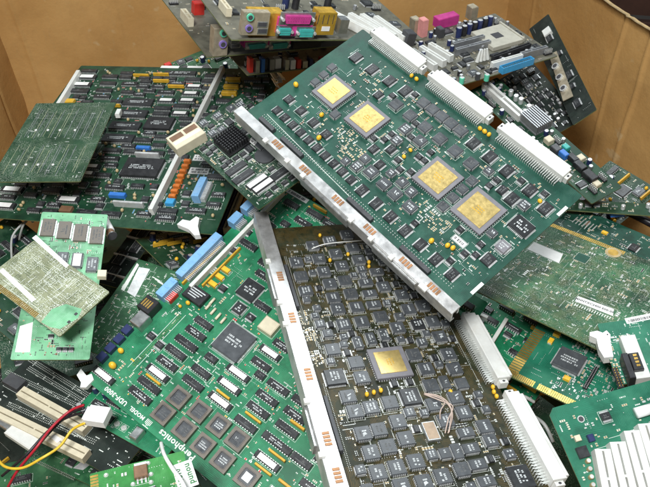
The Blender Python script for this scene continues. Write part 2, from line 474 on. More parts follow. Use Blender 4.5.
@cached
def din(L):
    """96-way edge connector: white body overhanging the board edge (+y), three rows of bent pins running back to the board"""
    b = MB(); L *= mm; h = L / 2
    b.box(-h + 5 * mm, -1.5 * mm, .3 * mm, h - 5 * mm, 9.5 * mm, 10.8 * mm, 'white_plastic', .5 * mm)
    b.box(-h + 8 * mm, 9.5 * mm, 1.5 * mm, h - 8 * mm, 12.5 * mm, 9.6 * mm, 'white_plastic', .4 * mm)
    for s in (-1, 1):
        x0, x1 = sorted((s * h, s * (h - 5 * mm))); b.box(x0, 0, .3 * mm, x1, 7 * mm, 8.2 * mm, 'white_plastic', .5 * mm)
        b.cyl((s * (h - 2.6 * mm), 3.4 * mm, 8.2 * mm), (0, 0, 1), 1.3 * mm, 1.3 * mm, .06 * mm, 'ink', 10)
    n = 32
    for i in range(n):
        x = (i - (n - 1) / 2) * (L - 14 * mm) / n; w = .5 * mm
        for k in range(3):
            yb = -(2.8 + k * 2.6) * mm; zt = (1.7 + k * 1.5) * mm
            b.poly([(x - w, -1.5 * mm, zt), (x + w, -1.5 * mm, zt), (x + w, yb, zt - .5 * mm), (x - w, yb, zt - .5 * mm)][::-1], 'solder')
            b.box(x - w, yb - .5 * mm, -.1 * mm, x + w, yb, zt - .5 * mm, 'solder')
    return b.mesh('edge_connector')
@cached
def header(L, W, H, mat, n, open_=True):
    """boxed pin header: four walls, floor and two rows of pins"""
    b = MB(); L *= mm; W *= mm; H *= mm; t = 1.1 * mm
    b.box(-L / 2, -W / 2, .1 * mm, L / 2, W / 2, 1.8 * mm, mat)
    b.box(-L / 2, -W / 2, 1.8 * mm, L / 2, -W / 2 + t, H, mat); b.box(-L / 2, W / 2 - t, 1.8 * mm, L / 2, W / 2, H, mat)
    b.box(-L / 2, -W / 2 + t, 1.8 * mm, -L / 2 + t, W / 2 - t, H, mat); b.box(L / 2 - t, -W / 2 + t, 1.8 * mm, L / 2, W / 2 - t, H, mat)
    for i in range(n):
        x = (i - (n - 1) / 2) * (L - 4 * mm) / n
        for y in (-W * .16, W * .16): b.box(x - .32 * mm, y - .32 * mm, 1.8 * mm, x + .32 * mm, y + .32 * mm, H * .85, 'gold_contact')
    return b.mesh('pin_header')
@cached
def bluebox(L, W, H):
    """shrouded ribbon-cable socket: solid shell with keyed slots and a row of bent pins on its inner side"""
    b = MB(); L *= mm; W *= mm; H *= mm
    b.box(-L / 2, -W * .1, .3 * mm, L / 2, W / 2, H, 'blue_light', .5 * mm)
    b.box(-L / 2 + 2 * mm, W / 2, 1.5 * mm, L / 2 - 2 * mm, W / 2 + 2 * mm, H * .8, 'blue_light', .4 * mm)
    for s in (-1, 0, 1): b.box(s * L * .38 - 1.2 * mm, W * .05, H, s * L * .38 + 1.2 * mm, W * .34, H + .5 * mm, 'blue_light', .2 * mm)
    n = max(3, int(L / (2.6 * mm)))
    for i in range(n):
        x = (i - (n - 1) / 2) * (L * .92) / n
        b.box(x - .45 * mm, -W / 2, 0, x + .45 * mm, -W * .1, H * .55, 'tin')
    return b.mesh('pin_header')
@cached
def pinrow(n, rows, pitch, H, mat='tin', base='black_plastic'):
    b = MB(); p = pitch * mm
    if base: b.box(-n * p / 2, -rows * p / 2, .1 * mm, n * p / 2, rows * p / 2, 2.2 * mm, base, .2 * mm)
    for i in range(n):
        for j in range(rows):
            x = (i - (n - 1) / 2) * p; y = (j - (rows - 1) / 2) * p; w = p * .14
            b.box(x - w, y - w, 0, x + w, y + w, H * mm, mat)
    return b.mesh('pin_header')
@cached
def slot(L, W, H, mat, key=.3, clip=False, gw=.16, gm='ink'):
    """card slot with its long groove and key"""
    b = MB(); L *= mm; W *= mm; H *= mm; g = W * gw
    b.box(-L / 2, -W / 2, .1 * mm, L / 2, W / 2, H * .55, mat)
    for s in (-1, 1):
        y0, y1 = sorted((s * g, s * W / 2)); b.box(-L / 2, y0, H * .55, L / 2, y1, H, mat, .3 * mm)
    xk = (-.5 + key) * L; b.box(xk - 1.2 * mm, -g, H * .55, xk + 1.2 * mm, g, H * .98, mat)
    for s in (-1, 1): b.box(min(s * L / 2, s * (L / 2 - 2 * mm)), -g, H * .55, max(s * L / 2, s * (L / 2 - 2 * mm)), g, H * .98, mat)
    b.box(-L / 2 + 2 * mm, -g * .9, H * .55, L / 2 - 2 * mm, g * .9, H * .57, gm)
    if clip:
        for s in (-1, 1): b.box(min(s * L / 2, s * (L / 2 + 5 * mm)), -W * .35, 0, max(s * L / 2, s * (L / 2 + 5 * mm)), W * .35, H * 1.5, 'white_plastic', .5 * mm)
    return b.mesh('card_slot')
@cached
def heatsink(L, W, H, n, mat):
    b = MB(); L *= mm; W *= mm; H *= mm
    b.box(-L / 2, -W / 2, .5 * mm, L / 2, W / 2, 2.5 * mm, mat)
    for i in range(n):
        y = -W / 2 + (i + .5) * W / n; b.box(-L / 2, y - W / n * .22, 2.5 * mm, L / 2, y + W / n * .22, H, mat)
    return b.mesh('heat_sink')
@cached
def pinsink(S, H, n, mat):
    b = MB(); s = S / 2 * mm; b.box(-s, -s, 1.5 * mm, s, s, 3.5 * mm, mat)
    for i in range(n):
        for j in range(n):
            x = -s + (i + .5) * 2 * s / n; y = -s + (j + .5) * 2 * s / n; w = s / n * .55
            b.box(x - w, y - w, 3.5 * mm, x + w, y + w, H * mm, mat)
    return b.mesh('heat_sink')

# board poses: centre, rotation (row-major), width, height in metres
POSES = {
    'gold': ((0.1017, 0.0324, 0.1148), (0.63042, 0.7747, -0.04907, -0.74039, 0.58109, -0.33787, -0.23324, 0.24933, 0.93991), 0.3709, 0.2054),
    'brown': ((0.0699, -0.1484, -0.02), (0.21505, 0.96396, 0.15665, -0.9766, 0.21233, 0.03413, -0.00036, -0.16033, 0.98706), 0.4269, 0.2009),
    'peri': ((-0.0478, -0.0957, -0.075), (0.78168, 0.62367, -0.00332, -0.60475, 0.75664, -0.24855, -0.1525, 0.1963, 0.96861), 0.3502, 0.3813),
    'dips': ((-0.305, 0.3193, -0.03), (0.96916, 0.2314, -0.0848, -0.23931, 0.96583, -0.09948, 0.05889, 0.11671, 0.99142), 0.4050, 0.4039),
    'plain': ((-0.4062, 0.244, 0.02), (0.9981, 0.06165, -0.00132, -0.06166, 0.99733, -0.03901, -0.00109, 0.03902, 0.99924), 0.1344, 0.2050),
    'daughter': ((-0.0971, 0.1308, 0.065), (0.63441, 0.77164, -0.04578, -0.7579, 0.60929, -0.23313, -0.152, 0.18259, 0.97137), 0.1853, 0.1153),
    'sage': ((-0.3346, -0.0755, 0.02), (0.77844, 0.62608, -0.04536, -0.62611, 0.76922, -0.12761, -0.045, 0.12774, 0.99079), 0.1456, 0.0747),
    'mint': ((-0.3291, -0.0413, -0.005), (0.97362, -0.0844, 0.21202, 0.10781, 0.98899, -0.10141, -0.20112, 0.12159, 0.97199), 0.0852, 0.2327),
    'leafy': ((-0.2682, -0.0072, -0.1), (0.92216, 0.38287, 0.05501, -0.37318, 0.91805, -0.13385, -0.10175, 0.10291, 0.98947), 0.0811, 0.1599),
    'solder': ((0.3233, -0.0653, -0.03), (0.72668, 0.68627, -0.03129, -0.68378, 0.72693, 0.06334, 0.06622, -0.02464, 0.9975), 0.2106, 0.1840),
    'pci': ((0.2952, -0.1487, -0.065), (0.77433, 0.63052, -0.05348, -0.63099, 0.77573, 0.00976, 0.04764, 0.02619, 0.99852), 0.1199, 0.1405),
    'teal': ((0.3483, -0.1915, -0.0), (0.98174, 0.01362, -0.18975, -0.03348, 0.99424, -0.10186, 0.18727, 0.10635, 0.97653), 0.0909, 0.0781),
    'slots': ((0.2997, -0.2958, -0.01), (0.97529, -0.22006, -0.01956, 0.20382, 0.93041, -0.30462, 0.08523, 0.29311, 0.95227), 0.1477, 0.1028),
    'isa': ((-0.3257, -0.158, -0.122), (0.86514, 0.49807, 0.0589, -0.49682, 0.86714, -0.03516, -0.06858, 0.00116, 0.99764), 0.2139, 0.0816),
    'lime': ((-0.1888, -0.3228, -0.03), (0.96325, -0.26338, 0.05278, 0.26347, 0.96465, 0.00539, -0.05233, 0.00872, 0.99859), 0.0937, 0.0786),
    'mb1': ((-0.0258, 0.3615, 0.1719), (0.8822, -0.40329, 0.24308, 0.40889, 0.91211, 0.02929, -0.23353, 0.07355, 0.96956), 0.3065, 0.2546),
    'mb2': ((-0.0719, 0.4476, 0.11), (0.87743, -0.44025, 0.19052, 0.44597, 0.89494, 0.01413, -0.17672, 0.07257, 0.98158), 0.3166, 0.2269),
    'mb3': ((-0.0401, 0.4826, 0.0611), (0.90232, -0.41328, 0.12253, 0.40553, 0.91024, 0.08377, -0.14615, -0.0259, 0.98892), 0.2778, 0.2751),
    'mb4': ((0.264, 0.4076, 0.06), (0.90386, -0.42683, 0.02921, 0.4278, 0.90245, -0.05068, -0.00473, 0.0583, 0.99829), 0.2163, 0.1699),
    'rail': ((0.3394, 0.2275, -0.0), (0.44055, 0.89229, -0.0987, -0.88706, 0.41578, -0.20063, -0.13798, 0.17594, 0.97468), 0.2914, 0.0546),
    'bracket': ((0.3763, 0.3688, -0.02), (0.28695, 0.87225, -0.39604, -0.9466, 0.19473, -0.25697, -0.14702, 0.44863, 0.88154), 0.1686, 0.0671),
    'blackcard': ((0.4096, 0.3888, 0.03), (0.02907, 0.7086, -0.70501, -0.9903, -0.07547, -0.11669, -0.13589, 0.70156, 0.69953), 0.2716, 0.0412),
    'fingers': ((0.4096, 0.0538, -0.06), (0.69103, 0.72232, -0.02701, -0.72125, 0.69151, 0.04015, 0.04768, -0.00826, 0.99883), 0.1616, 0.0617),
    'under': ((0.2267, -0.0733, -0.115), (0.74721, 0.65941, 0.08278, -0.65665, 0.75173, -0.06088, -0.10238, -0.00887, 0.99471), 0.1613, 0.1494),
    'simms': ((-0.3094, 0.1409, -0.13), (0.94048, 0.33755, 0.03939, -0.33427, 0.93973, -0.07191, -0.06129, 0.05446, 0.99663), 0.0419, 0.1365),
    'shade': ((-0.2361, 0.1975, -0.15), (0.68109, 0.73195, -0.01912, -0.73187, 0.67976, -0.04789, -0.02206, 0.04661, 0.99867), 0.1305, 0.0871),
    'below': ((-0.2791, -0.179, -0.19), (0.90249, 0.4298, 0.02794, -0.42991, 0.90287, -0.00219, -0.02616, -0.01003, 0.99961), 0.1563, 0.0933),
    'deck': ((-0.2427, -0.1739, -0.113), (0.85543, 0.51788, -0.00637, -0.51774, 0.85474, -0.03678, -0.01361, 0.03476, 0.9993), 0.1397, 0.0562),
    'riser': ((-0.1561, 0.2224, -0.12), (0.97946, 0.19687, 0.04361, -0.19579, 0.98025, -0.02779, -0.04822, 0.01868, 0.99866), 0.0319, 0.1635),
}

# ------------------------------------------------------------------ boards
BOUNDS = {}
def bounds(me):
    if me.name not in BOUNDS:
        xs = [v.co.x for v in me.vertices]; ys = [v.co.y for v in me.vertices]
        BOUNDS[me.name] = (min(xs), min(ys), max(xs), max(ys))
    return BOUNDS[me.name]

class Board:
    def __init__(s, key, label, mat, outline=None, group=None, thick=1.7, cs=1.2, name='circuit_board', cat='circuit board'):
        C, R, s.w, s.h = POSES[key] if isinstance(key, str) else key
        s.M = Matrix(((R[0], R[1], R[2], C[0]), (R[3], R[4], R[5], C[1]), (R[6], R[7], R[8], C[2]), (0, 0, 0, 1)))
        s.inv = s.M.inverted()
        s.root = bpy.data.objects.new(name, None); COL.objects.link(s.root); s.root.empty_display_size = .02
        s.root.matrix_world = s.M; tag(s.root, label, cat, group)
        w, h = s.w / 2, s.h / 2; c = .0015
        s.x0, s.x1, s.y0, s.y1 = -w, w, -h, h
        pts = outline(s) if outline else [(-w + c, -h), (w - c, -h), (w, -h + c), (w, h - c), (w - c, h), (-w + c, h), (-w, h - c), (-w, -h + c)]
        b = MB(); b.prism(pts, -thick * mm, 0, mat, 'board_edge')
        s.plate = link('board', b.mesh('board'), s.root)
        s.cs = cs; s.occ = []; s.rng = random.Random(label)
    def hit(s, px, py, axis=2, val=0.):
        o = s.inv @ CAM; d = s.inv.to_3x3() @ ray(px, py)
        t = (val - o[axis]) / d[axis]; return o + d * t
    def loc(s, px, py, z=0.): p = s.hit(px, py, 2, z); return p.x, p.y
    def front(s, px, py, y): p = s.hit(px, py, 1, y); return p.x, p.z
    def free(s, x0, y0, x1, y1, gap=.0006):
        for a in s.occ:
            if x0 - gap < a[2] and x1 + gap > a[0] and y0 - gap < a[3] and y1 + gap > a[1]: return False
        return True
    def put(s, me, name, x, y, q=0, z=0., parent=None, occ=True, ang=0., check=False, sc=None):
        sc = sc or s.cs; sx_, sy_, sz_ = sc if isinstance(sc, tuple) else (sc, sc, sc)
        bx = bounds(me); bx = (bx[0] * sx_, bx[1] * sy_, bx[2] * sx_, bx[3] * sy_)
        if q % 2: hx, hy = max(-bx[1], bx[3]), max(-bx[0], bx[2])
        else: hx, hy = max(-bx[0], bx[2]), max(-bx[1], bx[3])
        if check and not s.free(x - hx, y - hy, x + hx, y + hy): return None
        if occ: s.occ.append((x - hx, y - hy, x + hx, y + hy))
        o_ = link(name, me, parent or s.root, (x, y, z), q * math.pi / 2 + ang); o_.scale = (sx_, sy_, sz_); return o_
    def at(s, me, name, px, py, q=0, zt=.003, **k):
        x, y = s.loc(px, py, zt); return s.put(me, name, x, y, q, **k)
    def lab(s, chip, L, W, z, n=1, seed=0, q=0, ang=0.):
        return link('paper_label', sticker(L, W, n, seed), chip, (0, 0, z), q * math.pi / 2 + ang)
    # --- many small things in one joined part
    def small(s, n, seed, area=None, kinds=('tan_cap', 'brown_cap', 'black_plastic', 'tan_cap'), cluster=None):
        r = random.Random(seed); b = MB(); a = area or (s.x0 + .004, s.y0 + .004, s.x1 - .004, s.y1 - .004); tries = 0; done = 0
        while done < n and tries < n * 14:
            tries += 1
            x = r.uniform(a[0], a[2]); y = r.uniform(a[1], a[3]); q = r.random() < .5; run = r.choice((1, 1, 1, 2, 3, 4)); big = r.random() < .2
            L, W, H = (1.7 * mm, 1.0 * mm, 1.1 * mm) if big else (1.15 * mm, .65 * mm, .7 * mm)
            mat = r.choice(kinds)
            for k in range(run):
                if q: cx, cy, hx, hy = x + k * W * 3.2, y, W, L
                else: cx, cy, hx, hy = x, y + k * W * 3.2, L, W
                if not (a[0] < cx < a[2] and a[1] < cy < a[3]) or not s.free(cx - hx, cy - hy, cx + hx, cy + hy, .0003): break
                b.box(cx - hx, cy - hy, 0, cx + hx, cy + hy, H, 'solder')
                if q: b.box(cx - hx * 1.03, cy - hy * .6, .02 * mm, cx + hx * 1.03, cy + hy * .6, H * 1.05, mat)
                else: b.box(cx - hx * .6, cy - hy * 1.03, .02 * mm, cx + hx * .6, cy + hy * 1.03, H * 1.05, mat)
                s.occ.append((cx - hx, cy - hy, cx + hx, cy + hy)); done += 1
        if b.f: o = link('small_components', b.mesh('small_components'), s.root); o['kind'] = 'stuff'
    def vias(s, n, seed, r0=.42, rows=.6, mat='solder', area=None, z=.05):
        r = random.Random(seed); b = MB(); a = area or (s.x0 + .003, s.y0 + .003, s.x1 - .003, s.y1 - .003); k = b.mi(mat)
        def dot(x, y, rr):
            i = len(b.v); b.v.extend((x + rr * math.cos(t * math.pi / 3), y + rr * math.sin(t * math.pi / 3), z * mm) for t in range(6)); b.f.append(tuple(range(i, i + 6))); b.fm.append(k)
        c = 0
        while c < n:
            x = r.uniform(a[0], a[2]); y = r.uniform(a[1], a[3])
            if r.random() < rows:
                q = r.random() < .5; m_ = r.randint(4, 12); p = r.choice((1.27, 2.54, 1.8)) * mm
                for i in range(m_):
                    xx, yy = (x + i * p, y) if q else (x, y + i * p)
                    if a[0] < xx < a[2] and a[1] < yy < a[3]: dot(xx, yy, r0 * mm); c += 1
            else: dot(x, y, r0 * r.uniform(.7, 1.5) * mm); c += 1
        o = link('solder_points', b.mesh('solder_points'), s.root); o['kind'] = 'stuff'
    def silk(s, n, seed, area=None, mat='silk'):
        """white legend: short dashes beside the parts"""
        r = random.Random(seed); b = MB(); a = area or (s.x0 + .004, s.y0 + .004, s.x1 - .004, s.y1 - .004); z = .09 * mm
        for i in range(n):
            x = r.uniform(a[0], a[2]); y = r.uniform(a[1], a[3]); q = r.random() < .4
            for k in range(r.randint(2, 5)):
                w, h = r.uniform(.5, 1.0) * mm, 1.3 * mm
                xx, yy = (x, y + k * 1.4 * mm) if q else (x + k * 1.4 * mm, y)
                if q: w, h = h, w
                if xx + w < a[2] and yy + h < a[3]: b.poly([(xx, yy, z), (xx + w, yy, z), (xx + w, yy + h, z), (xx, yy + h, z)], mat)
        for o_ in s.occ:                               # outlines round some packages
            if o_[2] - o_[0] > .006 and o_[3] - o_[1] > .006 and r.random() < .45:
                e = .0009; t = .00028; x0, y0, x1, y1 = o_[0] - e, o_[1] - e, o_[2] + e, o_[3] + e
                for (p0, p1, p2, p3) in ((x0, y0, x1, y0 + t), (x0, y1 - t, x1, y1), (x0, y0 + t, x0 + t, y1 - t), (x1 - t, y0 + t, x1, y1 - t)):
                    if p0 > a[0] and p2 < a[2] and p1 > a[1] and p3 < a[3]: b.poly([(p0, p1, z), (p2, p1, z), (p2, p3, z), (p0, p3, z)], mat)
        if b.f: o = link('printed_legend', b.mesh('printed_legend'), s.root); o['kind'] = 'stuff'
    def fill(s, n, seed, kinds, area=None, aligned=True):
        """packs further components into what is still free"""
        r = random.Random(seed); a = area or (s.x0 + .004, s.y0 + .004, s.x1 - .004, s.y1 - .004)
        done = t = 0
        while done < n and t < n * 25:
            t += 1; nm, me, q = r.choice(kinds)()
            bx = bounds(me); hx, hy = (bx[3] * s.cs, bx[2] * s.cs) if q % 2 else (bx[2] * s.cs, bx[3] * s.cs)
            if a[2] - a[0] < 2 * hx or a[3] - a[1] < 2 * hy: continue
            x = r.uniform(a[0] + hx, a[2] - hx); y = r.uniform(a[1] + hy, a[3] - hy)
            if s.put(me, nm, x, y, q, check=True): done += 1
    def contacts(s, side, a0, a1, n, depth=.007, mat='gold_contact'):
        """row of gold fingers along one edge ('x0','x1','y0','y1'), on both faces' rim"""
        b = MB(); p = (a1 - a0) / n
        for i in range(n):
            c = a0 + (i + .5) * p; w = p * .36
            e = {'x0': s.x0, 'x1': s.x1, 'y0': s.y0, 'y1': s.y1}[side]
            lo, hi = (e + .0004, e + depth) if side[1] == '0' else (e - depth, e - .0004)
            if side[0] == 'y': b.box(c - w, lo, -.0005, c + w, hi, .00010, mat)
            else: b.box(lo, c - w, -.0005, hi, c + w, .00010, mat)
        o = link('edge_contacts', b.mesh('edge_contacts'), s.root); o['kind'] = 'stuff'; return o
    def bar(s, pA, pB, width, z0, z1, mat, name, zt=None):
        """straight bar between two photo points, lying on the board"""
        zt = z1 if zt is None else zt
        A = Vector((*s.loc(*pA, zt), 0)); Bv = Vector((*s.loc(*pB, zt), 0)); d = Bv - A; L = d.length; c = (A + Bv) / 2
        b = MB(); b.box(-L / 2, -width / 2, z0, L / 2, width / 2, z1, mat, min(.0004, width * .2))
        o = link(name, b.mesh(name), s.root, (c.x, c.y, 0), math.atan2(d.y, d.x)); return o
    def outline_poly(s, pix, z0, z1, mat, name, parent=None):
        pts = [s.loc(*p, z1) for p in pix]
        ar = sum(pts[i][0] * pts[(i + 1) % len(pts)][1] - pts[(i + 1) % len(pts)][0] * pts[i][1] for i in range(len(pts)))
        if ar < 0: pts.reverse()
        s.occ.append((min(a[0] for a in pts), min(a[1] for a in pts), max(a[0] for a in pts), max(a[1] for a in pts))) if len(pts) == 4 else None
        b = MB(); b.prism(pts, z0, z1, mat); return link(name, b.mesh(name), parent or s.root)
    def text(s, txt, px, py, size, mat, ang, z=.0001, parent=None):
        x, y = s.loc(px, py, z)
        return link('printed_text', text_mesh(txt, size, mat), parent or s.root, (x, y, z), ang)

R_ = random.Random(5)
def k_dip(n, W=6.6, q=0): return lambda: ('chip', dip(n, W, R_.randint(0, 4)), q)
def k_soj(L, W, n, q=0): return lambda: ('chip', soj(L, W, n, R_.randint(0, 3)), q)
def k_plcc(S, n, q=0): return lambda: ('chip', plcc(S, S, n, n, R_.randint(0, 3)), q)
def k_qfp(S, n): return lambda: ('chip', qfp(S, S, n, 3., R_.randint(0, 3), 'faint_print'), 0)
def k_bead(r, m='tantalum_yellow'): return lambda: ('capacitor', bead(r, m), R_.randint(0, 1))
def k_sip(n, m='amber', q=0): return lambda: ('resistor_pack', sip(n, m), q)
def k_elco(r, h, m='navy'): return lambda: ('capacitor', elco(r, h, m), 0)
def k_pin(n, q=0): return lambda: ('pin_header', pinrow(n, 2, 2.54, 8), q)

def front_panel(b, x0, x1, wid, groups, tabs, ins):
    """extruded aluminium card front along the board's y0 edge"""
    y = b.y0; m_ = MB()
    m_.box(x0, y - wid, .0075, x1, y + .0005, .0095, 'aluminium', .0004)
    m_.box(x0, y - wid, -.012, x1, y - wid + .0022, .0075, 'aluminium')
    m_.box(x0, y - wid + .0022, -.012, x1, y - wid + .006, -.010, 'aluminium')
    m_.box(x0, y - .0035, -.004, x1, y - .0012, .0075, 'aluminium')
    fp = link('front_panel', m_.mesh('front_panel'), b.root)
    g = MB()
    for i in range(4): g.box((i - 1.5) * .0042 - .0015, -.0036, 0, (i - 1.5) * .0042 + .0015, .0036, .0006, 'copper', .0002)
    gm = g.mesh('contact_strip')
    for p in groups:
        x, yy = b.loc(*p, .0095); link('contact_strip', gm, fp, (x, y - wid * .42, .0095))
    t = MB(); t.box(-.003, -.0035, 0, .003, .0028, .0042, 'white_plastic', .0006); tm = t.mesh('clip')
    for p in tabs:
        x, yy = b.loc(*p, .0095); link('clip', tm, fp, (x, y - wid + .0008, .0077))
    for pa, pb in ins:
        xa = b.loc(*pa, .004)[0]; xb = b.loc(*pb, .004)[0]; m2 = MB(); m2.box(min(xa, xb), y - wid - .0032, -.009, max(xa, xb), y - wid, .005, 'steel', .0006)
        link('handle', m2.mesh('handle'), fp)
    return fp

# ================================================================== the dark green board with four gold-lidded chips
g = Board('gold', 'dark green board with four gold-lidded square chips and silver front rail', 'pcb_dark_green', cs=1.3)
for i, (px, py, S) in enumerate([(333.7, 91.3, 37), (367, 118.7, 38), (437.8, 177.7, 40), (478.5, 210, 42)]):
    c = g.at(pga_body(S), 'chip', px, py, zt=.005, sc=1.1); l_ = link('lid', lid(S * .76, i), c, (0, 0, 5.2 * mm))
front_panel(g, g.x0 - .006, g.x1 + .002, .013, [(278, 144), (305, 170), (337, 201), (368, 231), (402, 266), (430, 292)],
            [(264, 142), (286, 162), (300, 178), (345, 225), (366, 243), (386, 262), (415, 292), (418, 295)], [((300, 178), (344, 224)), ((370, 247), (412, 288))])
for px, py, L in [(394, 51.5, 97), (456, 98, 104), (531, 153, 106)]:
    x, y = g.loc(px, py, .010); g.put(din(L), 'edge_connector', x, g.y1 - .002, sc=(1, 1.35, 1.2))
for px, py in [(356, 57), (372, 69), (389.5, 80.5), (405.5, 90.5), (473.5, 143), (490, 156.5), (507, 170.5), (530, 190), (512, 198.5), (545.6, 208)]:
    g.at(soj(12, 9, 9, int(px) % 3), 'chip', px, py, q=1)
def line(b, me, name, p0, p1, n, q=0, zt=.003, check=False):
    A = b.loc(*p0, zt); B_ = b.loc(*p1, zt); out = []
    for i in range(n):
        t = i / max(1, n - 1); mesh = me(i) if callable(me) else me
        out.append(b.put(mesh, name, A[0] + (B_[0] - A[0]) * t, A[1] + (B_[1] - A[1]) * t, q, check=check))
    return [o for o in out if o]
sq = lambda S, n: (lambda i: plcc(S, S, n, n, i % 4, 'faint_print'))
line(g, sq(10.5, 7), 'chip', (423.6, 103), (461, 131), 5)
line(g, sq(11, 7), 'chip', (396, 104.5), (471, 163.5), 6)
line(g, lambda i: plcc(10.5, 10.5, 7, 7, i), 'chip', (405.5, 129), (420, 141), 2)
line(g, sq(8.6, 6), 'chip', (335, 114.5), (363, 92), 4, check=True)
line(g, sq(8.6, 6), 'chip', (443, 206.5), (472, 181), 4, check=True)
line(g, sq(8, 6), 'chip', (307, 90), (332, 67.5), 4, check=True)
line(g, lambda i: soj(8.6, 7, 8, i % 3), 'chip', (277, 110), (351, 179.5), 10, 1)
line(g, lambda i: soj(11, 8, 9, i % 3), 'chip', (362, 190), (452, 274), 7, 1)
line(g, lambda i: soj(9, 8, 9, i % 3), 'chip', (289, 99), (326, 134), 4, 1)
for px, py, r in [(296, 85, 3), (321.7, 115, 2.6), (319, 138, 2.8), (404, 156.5, 2.2), (410.5, 150, 2.2), (540, 201, 2.3), (431.4, 241, 2.8), (447.6, 245.5, 2.6), (453, 248, 2.6),
                  (480, 128.5, 2.4), (484.6, 131.6, 2.6), (489, 134.5, 2.4), (411.6, 75.6, 2.3), (416.5, 79, 2.4)]:
    g.at(bead(r, 'tantalum_yellow'), 'capacitor', px, py, q=int(px) % 2)
g.at(qfp(19, 15, 13, 3.2, 1, 'chip_print'), 'chip', 521.5, 226)
g.at(qfp(10, 10, 8, 3., 2, 'chip_print', 'ceramic_grey'), 'chip', 503, 246.4)
g.at(soj(11, 9, 9, 0), 'chip', 488.3, 259.3, 1)
g.at(qfp(13, 13, 11, 3., 0, 'faint_print'), 'chip', 459, 282, check=True)
g.at(plcc(12, 9, 6, 8, 1), 'chip', 335, 136, check=True); g.at(plcc(12, 10, 6, 8, 2), 'chip', 410, 207)
g.at(plcc(11, 11, 7, 7, 3), 'chip', 371, 172); g.at(plcc(11, 11, 7, 7, 0), 'chip', 384, 184); g.at(plcc(11, 11, 7, 7, 1), 'chip', 395, 194)
for p0, p1 in [((262, 116), (275, 129)), ((279, 139), (299, 158)), ((345, 200), (368, 223)), ((396, 250), (424, 277))]:
    xa, xb = g.loc(*p0, .006)[0], g.loc(*p1, .006)[0]; L = abs(xb - xa) / mm
    g.put(block(L, 5.5, 7, 'dark_grey'), 'connector', (xa + xb) / 2, g.y0 + .0066, sc=1.)
x, y = g.loc(459.4, 241.2); o = g.put(sticker(13.5, 5.5, 1, 3), 'paper_label', x, y, 0)
x, y = g.loc(561, 210); g.put(sticker(4, 16, 0, 1), 'paper_label', g.x1 - .0026, y, sc=1.); x, y = g.loc(479, 290); g.put(sticker(4, 18, 0, 1), 'paper_label', g.x1 - .0026, y, sc=1.)
for a in ((345, 132), (425, 212), (352, 150), (436, 222)):
    x, y = g.loc(*a); g.small(34, a[0], (x - .016, y - .012, x + .016, y + .012), ('tan_cap', 'tan_cap', 'solder'))
xa, ya = g.loc(276, 119); xb, yb = g.loc(452, 291)
b_ = MB(); k = 0
for row in range(2):
    for i in range(88):
        x = g.x0 + .02 + i * .00335 * 1.13; y = g.y0 + .0125 + row * .003
        if x < g.x1 - .02: b_.cyl((x, y, 0), (0, 0, 1), .0007, .0005, .0006, 'solder', 6)
o = link('pin_rows', b_.mesh('pin_rows'), g.root); o['kind'] = 'stuff'
g.bar((267, 114), (375, 222), .0006, 0, .00012, 'silk', 'printed_line')
aw = (g.x0 + .02, g.y0 + .024, g.x1 - .006, g.y1 - .022)
g.fill(60, 3, [k_soj(9, 7, 8, 1), k_plcc(9, 6), k_soj(6, 5, 5), k_plcc(7.5, 5)], (aw[0] + .07, aw[1], aw[2] - .02, aw[3]))
g.small(260, 11, (aw[0] + .03, *aw[1:])); g.vias(900, 4, .42, area=aw); g.silk(130, 5, aw)

# ================================================================== the dark brown-green board crowded with square chips
w = Board('brown', 'brownish dark board crowded with square grey chips and one gold-lidded chip', 'pcb_brown', cs=1.2)
c = w.at(pga_body(40), 'chip', 390, 362, zt=.005, sc=1.05); link('lid', lid(29, 9), c, (0, 0, 5.2 * mm))
front_panel(w, w.x0 - .026, w.x1 + .03, .0175, [(271, 277), (289, 318), (309, 374), (331, 438), (345, 474)],
            [(247, 263), (266, 304), (275, 325), (302, 402), (322, 455)], [((254, 270), (266, 300)), ((305, 406), (320, 446))])
for p0, p1 in [((464, 313), (505, 384)), ((507, 391), (558, 487))]:
    xa, xb = w.loc(*p0, .008)[0], w.loc(*p1, .008)[0]; w.put(din(round(abs(xb - xa) / mm)), 'edge_connector', (xa + xb) / 2, w.y1 - .002, sc=(1, 1.4, 1.25))
qs = [(335, 377, 17, 18), (410.5, 396.5, 17, 17), (521, 477, 20, 19)]
for px, py, a, b2 in qs: w.at(qfp(a, b2, 12, 3.6, int(px) % 4, 'chip_print'), 'chip', px, py)
w.at(qfp(12, 12, 9, 3.6, 1, 'chip_print'), 'chip', 418, 324)
big = [(347, 234), (330, 240), (313, 245), (353, 247), (336, 253), (319, 258), (359, 259), (342, 265), (290, 262), (296, 276), (310, 274), (324, 271), (301.6, 290.6), (316, 288),
       (330, 283), (345, 280), (333.6, 297), (351, 293), (338, 308), (357, 306.5), (344, 324), (362, 321), (381, 316), (398, 327), (409, 308.5), (433, 321), (333, 349), (356, 362),
       (362, 377), (414, 354), (348, 396), (355, 411), (371, 407), (390, 402), (363, 433), (379, 429), (398, 421), (371, 452), (388, 446), (406, 438), (378, 472), (397, 467),
       (416, 461), (402, 486), (424, 482), (456, 397), (470, 399), (484, 394), (434, 404), (464, 412), (446, 420), (451, 432), (492, 410), (485, 426), (491, 440), (445, 453), (462, 469),
       (443, 476), (384, 286), (402, 294), (423, 305), (440, 336), (448.7, 353.4), (454.8, 368), (462, 383), (420, 354.6), (426.5, 368), (431.4, 385), (507, 439), (388, 490), (364, 490), (357, 470)]
wide = [(366, 282), (370, 293), (374, 304), (377, 271), (466, 432), (471, 448), (478, 464), (487, 481)]
tall = [(358, 342), (371, 338), (384, 334), (445, 381.7), (501, 427), (457, 451)]
rr = random.Random(8)
